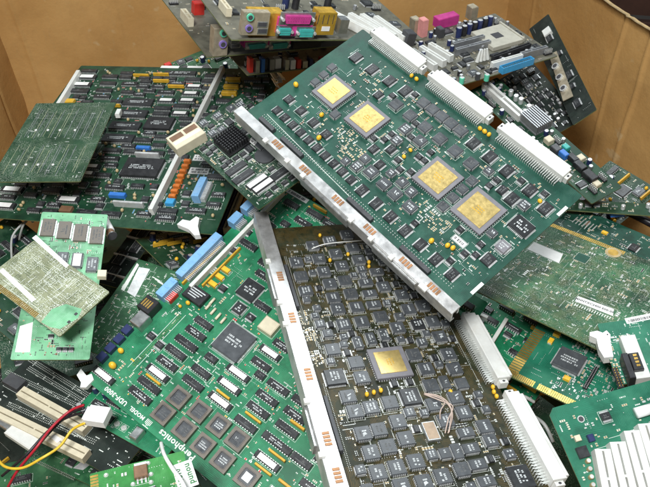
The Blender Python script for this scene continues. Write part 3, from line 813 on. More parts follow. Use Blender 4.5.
for px, py in wide: w.at(plcc(9.2, 14.5, 9, 6, int(px) % 4), 'chip', px, py, zt=.0039, check=True)
for px, py in tall: w.at(plcc(14, 8.4, 5, 9, int(px) % 4), 'chip', px, py, zt=.0039, check=True)
for px, py in big:
    for S in (13.2, 12.4, 11.4, 9.6, 8.2):
        pr = 'chip_print' if rr.random() < .75 else 'faint_print'
        x, y = w.loc(px, py, .0039); y = max(y, w.y0 + .0125 + S * .6 * mm)
        if w.put(plcc(S, S, 7, 7, rr.randint(0, 11), pr), 'chip', x, y, check=True): break
for px, py, r in [(320, 235, 2.2), (330, 260, 2.4), (348, 254, 2.3), (369, 262, 2.4), (369, 266, 2.2), (367, 394, 2.3), (374, 392, 2.3), (381, 390, 2.3), (450.6, 391.6, 2.4), (493, 386.7, 2.3), (494, 391.6, 2.3), (496.7, 396, 2.3)]:
    w.at(bead(r, 'tantalum_yellow'), 'capacitor', px, py)
m_ = MB(); m_.box(-.0095, -.0062, .0002, .0095, .0062, .0034, 'steel', .0006); m_.box(-.008, -.005, .0034, .008, .005, .0036, 'crystal_can'); w.at(m_.mesh('crystal'), 'crystal', 431, 431)
m_ = MB(); m_.box(-.004, -.0045, 0, .004, .0045, .00012, 'amber'); m_.box(-.0032, -.0037, .00012, .0032, .0037, .00016, 'pcb_brown'); w.at(m_.mesh('stamp'), 'stamp', 273, 247)
for p0, p1 in [((281, 266), (300, 308)), ((331, 396), (351, 451))]:
    xa, xb = w.loc(*p0, .004)[0], w.loc(*p1, .004)[0]; L = round(abs(xb - xa) / mm / 2.54)
    w.put(block(L * 2.54, 4, 7, 'dark_grey'), 'connector', (xa + xb) / 2, w.y0 + .0042, sc=1.); w.put(pinrow(L * 2, 2, 1.27 * 1.6, 1.0, 'solder', None), 'pin_row', (xa + xb) / 2, w.y0 + .0088, sc=1.)
for a in ((299, 318), (307, 334), (313, 358)):
    x, y = w.loc(*a); w.small(42, a[0], (x - .010, y - .009, x + .012, y + .010), ('tan_cap', 'tan_cap', 'solder'))
m_ = MB(); A = w.loc(312, 247, .007); B_ = w.loc(362, 240, .007); m_.tube([(A[0], A[1], .004), (A[0] * .7 + B_[0] * .3, A[1] * .7 + B_[1] * .3, .009), (B_[0], B_[1], .006)], .0008, 'white_plastic')
link('jumper_wire', m_.mesh('jumper_wire', True), w.root)
for k, pts in enumerate([[(425, 391), (437, 396), (447, 404), (452, 416), (449, 431)], [(425, 392), (440, 401), (452, 408), (448, 420), (446, 431)], [(425, 391), (438, 398), (444, 404), (440, 412), (441, 417)], [(426, 392), (440, 399), (450, 410), (450, 422), (450, 430)]]):
    m_ = MB(); m_.tube([(*w.loc(*p, .008), (.004, .009, .011, .010, .004)[i]) for i, p in enumerate(pts)], .0007, 'wire_pink'); link('jumper_wire', m_.mesh('jumper_wire', True), w.root)
aw = (w.x0 + .006, w.y0 + .013, w.x1 - .003, w.y1 - .018)
w.fill(70, 4, [k_plcc(9.2, 6), k_plcc(7, 5), k_soj(7, 5, 6)], (aw[0] + .05, *aw[1:]))
w.small(520, 12, (aw[0] + .03, *aw[1:]), ('tan_cap', 'solder', 'black_plastic')); w.vias(2600, 7, .45, .8, area=(aw[0] + .03, *aw[1:])); w.silk(40, 6, aw)

# ================================================================== the bright green board with the maker's name along its edge
p = Board('peri', 'bright green board with Periphonics lettering, brown chip sockets and blue edge connectors', 'pcb_bright_green', cs=1.32)
def dipw(b, n, px, py, q=0, W=6.6, white=False, zt=.004, check=True):
    o = b.at(dip(n, W, int(px + py) % 5), 'chip', px, py, q, zt=zt, check=check)
    if o and white: b.lab(o, n / 2 * 2.54 * .72, W * .78, 4.14 * mm, 0, 1)
    return o
for px, py in [(178.5, 397), (199, 411), (218.5, 425), (237, 439), (163, 413), (184, 429), (203, 445), (222.5, 460)]:
    s_ = p.at(socket(22), 'socket', px, py, zt=.006, sc=1.04); link('chip', socket_chip(14.2, int(px) % 4, 'chip_print' if px > 199 else 'faint_print', False), s_, (0, 0, .0008))
s_ = p.at(socket(23), 'socket', 247, 477, zt=.006, sc=1.04); link('chip', socket_chip(15, 1, 'chip_print', True), s_, (0, 0, .0012))
p.at(qfp(29, 29, 22, 3.6, 2, 'chip_print', 'chip_grey'), 'chip', 234, 342, sc=1.42); p.at(qfp(21, 21, 18, 3.4, 3, 'chip_print'), 'chip', 250, 290)
p.at(qfp(11, 11, 10, 3, 1, 'chip_print'), 'chip', 239, 308); p.at(soj(9, 6, 8, 1, 'chip_print'), 'chip', 250.5, 317, 0)
m_ = MB(); m_.box(-.012, -.008, .0005, .012, .008, .0055, 'black_plastic', .0006)
for i in range(4): m_.poly([(-.009 + i * .0005, .004 - i * .0026, .00553), (.009 - i * .002, .004 - i * .0026, .00553), (.009 - i * .002, .0052 - i * .0026, .00553), (-.009 + i * .0005, .0052 - i * .0026, .00553)], 'chip_print')
p.at(m_.mesh('module'), 'module', 196, 295, zt=.005)
for n, px, py, wl in [(20, 140, 395, 0), (20, 149, 385, 0), (20, 157.5, 373, 1), (18, 167, 363, 0), (18, 175.5, 352, 0), (20, 186, 343, 0), (18, 195.5, 333, 0), (16, 203.5, 323, 0), (18, 193, 383, 0), (16, 201, 371.5, 0),
                      (10, 211, 358, 0), (20, 238, 373, 1), (20, 229, 385.5, 1), (20, 220, 401, 1), (18, 278, 387, 0), (18, 267, 398, 0), (18, 258, 410, 0), (18, 245.5, 424, 0), (18, 295, 415, 0), (18, 287, 429, 0), (24, 277, 443, 0),
                      (20, 267, 461, 1), (20, 103.5, 375, 1), (18, 270, 352.5, 1), (16, 261, 364, 0), (16, 253, 397, 0), (18, 303, 403, 0), (18, 290, 461, 0), (16, 315, 214, 0), (16, 303, 222, 0), (18, 283, 473, 0)]:
    dipw(p, n, px, py, 0, 6.6, wl)
for n, px, py in [(7, 223, 394), (8, 253, 417), (8, 241, 431), (8, 277, 455), (8, 263, 469), (8, 153, 379), (6, 205, 359), (7, 213, 366), (8, 320, 208)]: p.at(sip(n, 'amber'), 'resistor_pack', px, py, zt=.006, check=True, sc=1.15)
p.at(header(24, 6, 6, 'amber', 9), 'pin_header', 284, 438, zt=.005, check=True)
# blue boxed connectors along the upper-left edge
for p0, p1 in [((152, 292), (172, 279)), ((176, 275), (219, 236)), ((227, 222), (238, 214)), ((241, 210), (250, 203))]:
    ya, yb = p.loc(*p0, .008)[1], p.loc(*p1, .008)[1]; L = round(abs(yb - ya) / mm); p.put(bluebox(L, 20, 15), 'pin_header', p.x0 + .0045, (ya + yb) / 2, 1, sc=1.)
p.bar((190, 286), (283, 190), .0052, .0005, .011, 'white_plastic', 'stiffener')
p.bar((182, 283), (220, 246), .0026, .0005, .006, 'amber', 'resistor_pack'); p.bar((202, 285), (240, 247), .0024, .0005, .006, 'amber', 'resistor_pack')
for px, py in [(226, 270), (220, 277), (213, 284)]: p.at(smd_tant(9, 5, 5), 'capacitor', px, py, zt=.004)
for px, py, r in [(113, 366, 4), (121, 351, 3.2), (188, 303, 2.6), (180, 306, 2)]: p.at(bead(r, 'tantalum_yellow'), 'capacitor', px, py)
p.at(block(6, 11, 6, 'red_part'), 'jumper_block', 172, 297, zt=.005)
m_ = MB(); m_.box(-.008, -.008, .0003, .008, .008, .012, 'black_plastic', .0006)
for i in range(4): m_.box(-.006 + i * .0028, -.004, .012, -.0045 + i * .0028, .004, .0122, 'gold_contact')
p.at(m_.mesh('jack'), 'jack', 149, 306, zt=.010)
p.at(block(13, 15, 11, 'steel', .6), 'shielded_socket', 140.5, 320, zt=.010)
for i, (px, py) in enumerate([(102, 357), (110.5, 348), (119, 339), (127, 330)]): p.at(block(8, 9, 6, 'navy'), 'connector', px, py, zt=.005)
p.at(block(17, 15, 7, 'cream_plastic', 1.), 'socket', 269, 326, zt=.006)
p.at(qfp(24, 24, 18, 3.4, 0, 'faint_print'), 'chip', 291, 374, check=True)
x0, y0 = p.loc(124.5, 374); x1, y1 = p.loc(188.5, 309)
o = p.put(pinrow(34, 2, 2.54, .7, 'gold_contact', None), 'pin_field', (x0 + x1) / 2, (y0 + y1) / 2, 1, sc=1.)
for dx in (-.0045, .0045):
    m_ = MB(); m_.box(-.00025, -.048, 0, .00025, .048, .00012, 'silk'); link('printed_line', m_.mesh('printed_line'), p.root, ((x0 + x1) / 2 + dx, (y0 + y1) / 2, 0))
for px, py in [(208, 306), (213, 311), (218, 316), (212, 301), (223, 320)]:
    m_ = MB(); m_.cyl((0, -.004, .0016), (0, 1, 0), .0014, .0014, .008, 'cream_plastic', 8); p.at(m_.mesh('resistor', True), 'resistor', px, py, check=False)
xl, yl = p.loc(299, 192); p.put(sticker(32, 6, 1, 4), 'paper_label', xl, p.y1 - .005)
def edge_text(t, px, py, size):
    x, y = p.loc(px, py); link('printed_text', text_mesh(t, size, 'silk'), p.root, (x, p.y0 + .0075, .0001), math.pi)
edge_text('Periphonics', 173, 449, .0108); edge_text('MODEL', 134.5, 416, .0068); edge_text('UDF-3000', 113.5, 398.5, .0080)
m_ = MB()
for i in range(5): m_.box(-.0042 + i * .0018, -.004 + abs(i - 2) * .0011, 0, -.0033 + i * .0018, .004, .0001, 'silk')
m_.box(-.0046, -.0055, 0, .0046, -.0046, .0001, 'silk'); x, y = p.loc(146.5, 425); link('printed_emblem', m_.mesh('printed_emblem'), p.root, (x, p.y0 + .0065, .0001))
m_ = MB(); pts = [(-.004, -.006), (.008, -.010), (.014, -.004), (.010, .001), (.016, .012), (.007, .013), (.000, .003), (-.006, .001)]; m_.prism(pts, -.004, .003, 'clear_white')
x, y = p.loc(84, 384); link('ejector_lever', m_.mesh('ejector_lever'), p.root, (x, y, 0), 1.9)
aw = (p.x0 + .018, p.y0 + .016, p.x1 - .004, p.y1 - .010)
p.fill(85, 9, [k_dip(14), k_dip(16), k_dip(8), k_sip(6), k_soj(8, 6, 7), k_dip(16)], aw)
p.small(650, 13, aw, ('tan_cap', 'solder', 'solder', 'cream_plastic', 'orange_part', 'red_part', 'tan_cap', 'tantalum_yellow')); p.vias(1300, 8, .42, area=aw); p.silk(460, 7, aw)

# ================================================================== old green board with dual in-line chips and white stiffeners, far left
d = Board('dips', 'large old green board with rows of black chips and two white stiffener bars', 'pcb_old_green', cs=1.22)
d.bar((57, 104), (78, 70), .007, .0005, .013, 'white_plastic', 'stiffener'); d.bar((150, 209), (222, 66), .007, .0005, .013, 'white_plastic', 'stiffener')
for n, px, py, wl in [(24, 87, 76.5, 1), (24, 82, 84, 1), (24, 79, 90.5, 0), (20, 194, 86, 1), (20, 190.5, 93, 1), (20, 187, 100, 1), (20, 166, 100, 1), (20, 180, 113, 1), (20, 166, 92, 0), (20, 163, 108, 0), (20, 161, 113.5, 0),
                      (40, 180, 73, 0), (28, 204, 75.5, 0), (20, 110, 76, 0), (20, 108, 83, 0), (20, 104, 90, 0), (20, 102, 96, 0), (20, 91, 166, 1), (20, 86, 173, 1),
                      (24, 12, 189, 1), (24, 33, 189, 1), (26, 3, 205, 1), (26, 22, 205, 1), (24, 68, 199, 1), (24, 89, 199.5, 1), (20, 112, 150, 0), (20, 110, 158, 0), (20, 107, 166, 0), (20, 103, 174, 0), (20, 52, 190, 0), (20, 50, 199, 0)]:
    dipw(d, n, px, py, 0, 9.5 if n > 22 else 7.5, wl)
for px, py in [(145, 91.5), (138, 102), (132, 113.5), (125, 125.5), (118, 138)]:
    o = d.at(dip(36, 16, 3), 'chip', px, py, zt=.004, check=True)
for px, py, L, W in [(159, 123, 40, 25), (142, 167, 52, 34)]:
    c = d.at(qfp(L, W, 18, 5, int(px) % 3, 'chip_print', 'black_plastic'), 'chip', px, py, zt=.005)
for px, py in [(141, 75), (161, 74), (161, 80.5), (176, 86), (112, 105)]: d.at(sip(10, 'amber'), 'resistor_pack', px, py, zt=.005)
for px, py in [(233, 78.6), (231, 85.6), (229, 92)]: d.at(block(26, 7, 7, 'amber', .8), 'resistor_pack', px, py, zt=.006, sc=1.05)
d.at(block(13, 9, 5, 'amber', .8), 'capacitor', 70, 101, zt=.004)
for i in range(8):
    t = i / 7; d.at(block(9, 4.6, 6, 'orange_part', 1.2), 'capacitor', 187 - 15 * t, 160 + 35 * t, zt=.006)
for px, py, L, W, mt in [(143, 147, 20, 5, 'blue_part'), (117, 194, 22, 6, 'blue_part'), (170, 201, 11, 9, 'blue_sky')]: d.at(block(L, W, 6, mt, .8), 'trimmer_block', px, py, zt=.006)
d.at(block(34, 3, 9, 'tin', .5), 'shield_bar', 147, 154, zt=.008); d.at(block(40, 3, 9, 'tin', .5), 'shield_bar', 128, 203, zt=.008)
d.at(bluebox(34, 15, 13), 'pin_header', 202, 188, 1, zt=.012)
d.at(sticker(30, 13, 2, 5), 'paper_label', 203, 158, zt=0, sc=1.05); d.at(sticker(31, 14, 2, 6), 'paper_label', 199, 171, zt=0, sc=1.05)
d.at(block(16, 9, 5, 'brown_cap', .6), 'capacitor', 66, 209, zt=.004)
d.at(sticker(30, 6, 0, 1), 'paper_label', 170, 67, zt=0); d.at(sticker(24, 5, 0, 1), 'paper_label', 195, 67, zt=0)
m_ = MB(); pts = [(-.014, -.004), (.004, -.006), (.016, -.012), (.022, -.009), (.012, .002), (.006, .014), (.001, .015), (-.002, .006), (-.012, .005)]; m_.prism(pts, .0002, .007, 'clear_white')
d.at(m_.mesh('ejector_lever'), 'ejector_lever', 189, 226, zt=.006, ang=-.25)
aw = (d.x0 + .01, d.y0 + .012, d.x1 - .006, d.y1 - .012)
d.fill(240, 5, [k_dip(20, 7.5), k_dip(16, 7), k_dip(20, 7.5), k_dip(14, 6.6), k_dip(14, 6.6), k_dip(20, 7.5), k_bead(2.4, 'tan_cap'), k_soj(10, 8, 8)], aw)
d.small(480, 14, aw, ('tan_cap', 'solder', 'solder', 'red_part', 'blue_sky', 'solder')); d.vias(1000, 9, .5, area=aw); d.silk(420, 8, aw)

# ================================================================== bare-backed board lying on it
q = Board('plain', 'small dark green board lying face down showing long parallel solder tracks', 'pcb_plain_green')
b_ = MB(); r = random.Random(3)
for i in range(9):
    x = q.x0 + q.w * (.10 + .095 * i)
    for (a, e) in ((.06, .44), (.50, .93)):
        for k in range(r.choice((1, 2, 2))):
            xx = x + k * .0034; b_.box(xx, q.y0 + q.h * (a + r.uniform(0, .05)), 0, xx + .0008, q.y0 + q.h * (e - r.uniform(0, .08)), .00015, 'sink_grey' if r.random() < .5 else 'pcb_sage')
o = link('solder_tracks', b_.mesh('solder_tracks'), q.root); o['kind'] = 'stuff'
for px, py in [(36, 130.5), (48, 130.5), (60, 130.5), (75, 130.5), (14, 165), (26, 165), (38, 165), (53, 165)]:
    m_ = MB(); m_.ball((0, 0, .0004), (.0022, .0022, .0014), 'solder', 8, 6); q.at(m_.mesh('solder_blob', True), 'solder_blob', px, py, zt=0)
m_ = MB(); m_.box(-.003, -.006, -.004, .003, .006, .003, 'white_plastic', .0006); q.at(m_.mesh('clip'), 'clip', 118.5, 113, zt=0)
q.vias(450, 10, .4, .9); q.silk(25, 3)

# ================================================================== daughter card with white connector and black finned cooler
a = Board('daughter', 'small dark green card with cream connector and square black cooler under silver rail', 'pcb_deep_green')
m_ = MB(); m_.box(-.012, -.0195, .0005, .012, .0195, .014, 'cream_plastic', .0006); m_.box(-.0085, -.0172, .014, -.0008, -.0015, .0143, 'brown_cap'); m_.box(-.0085, .0015, .014, -.0008, .0172, .0143, 'brown_cap')
m_.box(.0015, -.0172, .014, .0060, .0172, .0143, 'paper')
a.at(m_.mesh('connector'), 'connector', 186, 136.5, 0, zt=.014, ang=-.05)
a.at(pinsink(31, 12, 9, 'black_plastic'), 'heat_sink', 231, 139, zt=.010)
a.at(plcc(12, 12, 7, 7, 1, 'faint_print'), 'chip', 262, 145, zt=.003); o = a.at(sticker(12, 9, 2, 2), 'paper_label', 254, 141, zt=.004, z=.0041, occ=False)
for px, py, wl in [(257, 181, 1), (263, 185, 1), (243, 176, 0), (236, 168, 0), (281, 172, 0)]:
    o = a.at(soj(26, 9, 14, 1), 'chip', px, py, 1, zt=.003, check=False)
    if wl: link('paper_label', sticker(24, 6.5, 0, 1), o, (0, 0, .00295))
m_ = MB(); m_.cyl((0, 0, 0), (0, 0, 1), .012, .012, .002, 'dark_grey', 20); a.at(m_.mesh('cooler_pad'), 'cooler_pad', 265, 155, zt=.002)
a.fill(46, 6, [k_soj(10, 8, 8), k_plcc(9, 6), k_soj(7, 5, 6, 1), k_soj(14, 9, 10, 1)]); a.small(190, 15, None, ('tan_cap', 'solder', 'cream_plastic', 'black_plastic')); a.vias(350, 11, .4); a.silk(60, 9)

# ================================================================== left heap: sage card, mint card, leafy card
s = Board('sage', 'pale sage card lying face down with two white bar labels and gold edge', 'pcb_sage')
s.contacts('y0', s.x0 + .005, s.x0 + .10, 34, .007)
s.outline_poly([(32, 238), (36, 235), (69, 265), (66, 268)], 0, .00014, 'paper', 'paper_label'); s.outline_poly([(-1, 271), (3, 268), (36, 299), (32, 302)], 0, .00014, 'paper', 'paper_label')
s.outline_poly([(41, 322), (52, 309), (66, 304), (82, 309), (78, 318), (60, 329), (50, 327)], 0, .00012, 'pcb_mint', 'bare_patch')
for px, py in [(69, 322), (76, 314)]: s.at(block(3, 3, .3, 'ink', .05), 'pad', px, py, zt=0)
s.vias(1500, 12, .5, .8, 'silk'); s.vias(500, 13, .4, .6, 'ink', z=.06)
n_ = Board('mint', 'light mint green card with grey chips standing behind the sage card', 'pcb_mint')
for i in range(4): n_.at(soj(25, 13.4, 14, i % 3, 'faint_print', 'socket_brown'), 'chip', 48 + i * 16.2, 227 + i * 2.6, 1, zt=.003)
for px, py, wl in [(62, 259, 0), (77, 260, 1), (92, 264, 0)]:
    o = n_.at(plcc(20, 11, 7, 9, int(px) % 3), 'chip', px, py, 1, zt=.004)
    if wl: link('paper_label', sticker(17, 8, 0, 1), o, (0, 0, .00395))
n_.outline_poly([(20, 326), (33, 322), (30, 352), (15, 352)], 0, .0002, 'paper', 'paper_label')
for px, py in [(51, 336), (59, 349), (65, 349), (71, 349)]: n_.at(soj(5, 3, 4, 0), 'chip', px, py, zt=.002)
n_.at(block(9, 9, 6, 'cream_plastic'), 'connector', 102, 274, zt=.005)
n_.small(160, 16); n_.vias(420, 14, .45); n_.silk(150, 4, None, 'ink')
l_ = Board('leafy', 'dark leaf green card full of short tracks beside the blue connectors', 'pcb_leaf_green')
l_.outline_poly([(139, 267), (150, 269), (135, 297), (127, 292)], 0, .0003, 'tin', 'shield_plate'); l_.outline_poly([(121, 289), (124, 291), (139, 265), (137, 263)], 0, .0004, 'silk', 'pad_row')
for i in range(3): l_.outline_poly([(152 + 2.6 * i, 277 + 2.4 * i), (160 + 2.6 * i, 281.5 + 2.4 * i), (160.6 + 2.6 * i, 280.8 + 2.4 * i), (152.6 + 2.6 * i, 276.3 + 2.4 * i)], 0, .0004, 'silk', 'printed_line')
l_.vias(520, 15, .45, .9); l_.silk(150, 5); l_.small(30, 17)

# ================================================================== dark cards deeper down
sm = Board('simms', 'black card with bright edges wedged between mint card and leaf green card', 'pcb_black')
sm.fill(10, 2, [k_soj(24, 10, 12, 1), k_soj(24, 10, 12, 1)]); sm.vias(80, 3)
for i in range(3):
    m_ = MB(); m_.box(sm.x0, -.0012, 0, sm.x1, .0012, .004, 'tin', .0004); link('rail', m_.mesh('rail'), sm.root, (0, sm.y0 + .02 + i * .04, 0))
sh = Board('shade', 'shaded green board with white-labelled chips beneath the large old board', 'pcb_deep_green')
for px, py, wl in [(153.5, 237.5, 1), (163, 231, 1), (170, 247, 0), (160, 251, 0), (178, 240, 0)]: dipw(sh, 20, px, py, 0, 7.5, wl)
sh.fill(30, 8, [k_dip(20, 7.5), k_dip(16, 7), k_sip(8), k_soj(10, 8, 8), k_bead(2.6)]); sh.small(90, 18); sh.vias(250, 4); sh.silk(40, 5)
ri = Board('riser', 'narrow green riser board with black card slots beside the blue connectors', 'pcb_old_green')
for dx, mt in ((-.010, 'black_plastic'), (.000, 'navy'), (.010, 'cream_plastic')):
    ri.put(slot(118, 8, 14, mt, .4), 'card_slot', dx, .004, 1, sc=1.)
ri.vias(80, 3)
dk = Board('deck', 'plain bright green board under the white power plug', 'pcb_bright_green')
dk.at(block(9, 13, 8, 'steel', .8), 'spring_clip', 137, 434, zt=.006)
for px, py in [(117, 424), (124, 428)]:
    m_ = MB(); m_.cyl((0, 0, 0), (0, 0, 1), .0032, .0030, .0006, 'solder', 12); dk.at(m_.mesh('solder_pad'), 'solder_pad', px, py, zt=0)
dk.fill(14, 3, [k_soj(10, 7, 8), k_elco(3, 8), k_dip(14)], (dk.x0, dk.y0, dk.x1 - .06, dk.y1)); dk.vias(160, 5, .5); dk.silk(30, 3)
bl = Board('below', 'green board with a long row of pins and grey label under the slotted backplane', 'pcb_leaf_green')
x, y = bl.loc(54, 470); x2, y2 = bl.loc(80, 474); bl.put(pinrow(26, 2, 2.54, 3, 'solder', None), 'pin_field', x, y, 0, sc=1.)
bl.outline_poly([(73, 468), (90, 455), (101, 456), (83, 470)], 0, .0003, 'tin', 'label_plate')
bl.fill(16, 4, [k_dip(14), k_soj(10, 7, 8), k_elco(4, 10)]); bl.vias(250, 6); bl.silk(40, 6); bl.small(50, 19)

# ================================================================== backplane with cream slots, bottom left
i_ = Board('isa', 'dark green backplane with long cream card slots and rows of bright pins', 'pcb_black', cs=1.)
for p0, p1, z in [((20, 390), (86, 427), .012), ((-6, 409), (86, 454), .012)]:
    A = i_.loc(*p0, z); B_ = i_.loc(*p1, z); L = round(math.dist(A, B_) / mm); an = math.atan2(B_[1] - A[1], B_[0] - A[0])
    i_.put(slot(L, 14, 12, 'cream_plastic', .45, False, .05, 'brown_cap'), 'card_slot', (A[0] + B_[0]) / 2, (A[1] + B_[1]) / 2, 0, ang=an)
for p0, p1 in [((24, 356), (92, 398)), ((6, 372), (90, 412)), ((8, 404), (96, 443)), ((28, 368), (84, 402))]:
    A = i_.loc(*p0); B_ = i_.loc(*p1); L = math.dist(A, B_); an = math.atan2(B_[1] - A[1], B_[0] - A[0]); n = int(L / .00254)
    i_.put(pinrow(n, 3, 2.54, 1.4, 'silk', None), 'pin_field', (A[0] + B_[0]) / 2, (A[1] + B_[1]) / 2, 0, ang=an)
i_.outline_poly([(50, 437), (54, 434), (62, 439), (57, 443)], 0, .0126, 'paper', 'paper_label')
i_.at(block(26, 16, 10, 'dark_grey'), 'connector', 14, 381, zt=.009)
i_.vias(200, 16, .7, .3, 'silk'); i_.silk(50, 7)
m_ = MB(); A = i_.loc(-14, 424, .008); m_.box(-.022, -.008, 0, .022, .008, .009, 'white_plastic', .0015); m_.box(-.055, -.004, .003, -.022, .004, .009, 'steel', .001)
i_.at(m_.mesh('cable_plug'), 'cable_plug', 22, 436, zt=.008, occ=False, ang=an)

# ================================================================== card at the bottom with sticker
c_ = Board('lime', 'yellowish green card with stuck-on lettered label and one tabbed chip', 'pcb_lime')
c_.contacts('x0', c_.y1 - .022, c_.y1 - .002, 6, .008)
m_ = MB(); m_.box(-.0055, -.0065, .0002, .0055, .0045, .0045, 'brown_cap', .0006); m_.box(-.0052, .0045, .0002, .0052, .0085, .0016, 'tin', .0003)
for i in range(3): m_.box(-.004 + i * .0033, -.0105, 0, -.0026 + i * .0033, -.0065, .001, 'tin')
c_.at(m_.mesh('voltage_regulator'), 'voltage_regulator', 140.5, 470, zt=.004, ang=-.02)
m_ = MB(); m_.box(-.0150, -.0100, 0, .0150, .0100, .00014, 'paper'); x, y = c_.loc(185, 475)
lb = link('paper_label', m_.mesh('paper_label'), c_.root, (x, y, 0), math.radians(97))
link('printed_text', text_mesh('punou', .0088, 'green_ink'), lb, (0, -.0042, .00018)); link('printed_text', text_mesh('S15S10', .0072, 'green_ink'), lb, (-.002, .0050, .00018))
for px, py in [(106, 475), (151, 474), (148, 463), (151, 482), (133, 484)]:
    m_ = MB(); m_.cyl((0, 0, 0), (0, 0, 1), .0021, .0012, .0012, 'solder', 10); c_.at(m_.mesh('solder_pad'), 'solder_pad', px, py, zt=0)
c_.fill(10, 3, [k_soj(9, 6, 7), k_elco(3, 7)], (c_.x0 + .01, c_.y0, c_.x1 - .03, c_.y1 - .03)); c_.small(40, 20, None, ('tan_cap', 'solder')); c_.vias(120, 17); c_.silk(30, 8)

# ================================================================== right heap
t = Board('solder', 'mottled green board lying face down with white labels beside the dark green board', 'pcb_solder_green')
t.contacts('y1', t.x0 + .012, t.x0 + .118, 44, .008)
m_ = MB(); m_.cyl((0, 0, 0), (0, 0, 1), .0085, .0085, .0002, 'tan_cap', 20); m_.cyl((0, 0, .0002), (0, 0, 1), .0055, .0055, .0001, 'gold_contact', 20); x, y = t.loc(617, 248); t.put(m_.mesh('gold_pad'), 'gold_pad', x, min(y, t.y1 - .0115))
t.outline_poly([(527, 249), (534, 242), (563, 254), (559, 263)], 0, .00016, 'paper', 'paper_label'); lb2 = t.outline_poly([(575, 301), (578, 296), (614, 309), (613, 316)], 0, .00016, 'paper', 'paper_label')
A = t.loc(576, 298.5); B_ = t.loc(613, 312.5); an = math.atan2(B_[1] - A[1], B_[0] - A[0])
link('printed_text', text_mesh('MNNTXC2400 E00-00', .0046, 'ink'), lb2, ((A[0] + B_[0]) / 2, (A[1] + B_[1]) / 2, .0002), an)
m_ = MB()
for i in range(16):
    A = t.loc(573 + i * 2.5, 303 + i * .95); m_.box(A[0] - .0005, A[1] - .004, 0, A[0] + .0005, A[1] + .001, .0002, 'silk')
link('pad_row', m_.mesh('pad_row'), t.root)
A = t.loc(488, 289); B_ = t.loc(546, 313); t.put(pinrow(34, 2, 2.4, .9, 'solder', None), 'pin_field', (A[0] + B_[0]) / 2, (A[1] + B_[1]) / 2, 0, sc=1., ang=math.atan2(B_[1] - A[1], B_[0] - A[0]))
t.at(block(13, 13, .4, 'pcb_dark_green', .1), 'heat_pad', 582, 258, zt=0)
t.vias(900, 18, .42, .45); t.small(260, 21, (t.x0 + .004, t.y0 + .035, t.x1 - .004, t.y1 - .012), ('tan_cap', 'solder', 'black_plastic', 'tan_cap')); t.silk(170, 10)
f = Board('fingers', 'narrow dark green card with gold strip tucked behind the face-down board', 'pcb_dark_green')
f.at(soj(12, 9, 8, 1), 'chip', 634, 247, 1); f.at(smd_tant(7, 4, 3), 'capacitor', 605, 232); f.small(90, 22); f.vias(160, 19); f.silk(40, 11)
for i in range(7): f.at(block(1.4, 13, .9, 'solder', .1), 'pad_bar', 575 + i * 3.2, 220 + i * 1.4, zt=0)

k_ = Board('pci', 'green card with one large square chip and two gold contact edges', 'pcb_teal', cs=1.3)
k_.contacts('y0', k_.x0 + .004, k_.x0 + .036, 14, .009); k_.contacts('y0', k_.x0 + .040, k_.x1 - .010, 30, .009)
k_.contacts('x0', k_.y0 + .004, k_.y0 + .085, 20, .014)
k_.at(qfp(24, 24, 20, 3.6, 3, 'chip_print', 'chip_grey'), 'chip', 569.5, 360, zt=.004, ang=.0)
for px, py, qq in [(557, 334, 0), (551, 340.5, 1), (567, 378, 0), (579, 381, 1)]: k_.at(smd_tant(6, 4.4, 3.4), 'capacitor', px, py, qq, check=True)
for px, py in [(563, 319), (578, 325), (592, 330)]: k_.at(soj(17, 10, 11, 0), 'chip', px, py, 1, check=True)
k_.at(pinrow(14, 2, 2.0, 3), 'pin_header', 591, 377, 1, zt=.003, check=True)
k_.small(300, 23, (k_.x0 + .05, k_.y0 + .012, k_.x1 - .003, k_.y1 - .003), ('tan_cap', 'solder', 'black_plastic', 'solder')); k_.vias(300, 20, .4); k_.silk(70, 12, (k_.x0 + .05, k_.y0 + .012, k_.x1, k_.y1))
un = Board('under', 'bright green board with white clip under the dark green board corner', 'pcb_bright_green')
for px, py in [(484, 306), (489, 318), (500, 326), (470, 340)]: dipw(un, 18, px, py)
for p0, p1 in [((474, 311), (488, 317)), ((492, 342), (507, 318))]: un.bar(p0, p1, .005, .0005, .007, 'white_plastic', 'clip')
un.fill(20, 5, [k_dip(14), k_dip(16), k_sip(6), k_soj(9, 6, 7)]); un.small(110, 24); un.vias(300, 21); un.silk(70, 13)

e = Board('teal', 'smooth teal green card with white and black socket and white ejector lever', 'pcb_teal')
x, y = e.loc(642, 318); m_ = MB(); m_.box(-.018, -.0038, 0, .018, .0038, .00014, 'paper')
r = random.Random(2)
xx = -.0155
while xx < .015: ww = r.choice((.0004, .0007, .0011)); m_.poly([(xx, -.0026, .00016), (xx + ww, -.0026, .00016), (xx + ww, .0010, .00016), (xx, .0010, .00016)], 'ink'); xx += ww + r.choice((.0004, .0006))
link('barcode_label', m_.mesh('barcode_label'), e.root, (x, y, 0), math.radians(4))
m_ = MB()
m_.box(-.0065, -.022, .0003, .0065, .022, .012, 'white_plastic', .0005); m_.box(-.0118, -.0230, .0003, -.0065, .002, .016, 'black_plastic', .0005)
m_.box(-.0062, -.016, .012, .0022, .001, .0165, 'black_plastic', .0005)
for i in range(4): m_.box(-.003, -.013 + i * .0034, .0165, .000, -.011 + i * .0034, .0168, 'gold_contact')
e.at(m_.mesh('socket'), 'socket', 635, 357, zt=.012)
m_ = MB(); pts = [(-.005, -.018), (.003, -.018), (.005, -.002), (.007, .005), (.005, .0100), (.001, .0080), (-.003, .0110), (-.010, .0105), (-.011, .007), (-.006, .003), (-.007, -.008)]; m_.prism(pts, -.006, .004, 'clear_white')
m_.cyl((.0045, .0055, .004), (0, 0, 1), .0008, .0008, .0001, 'ink', 8)
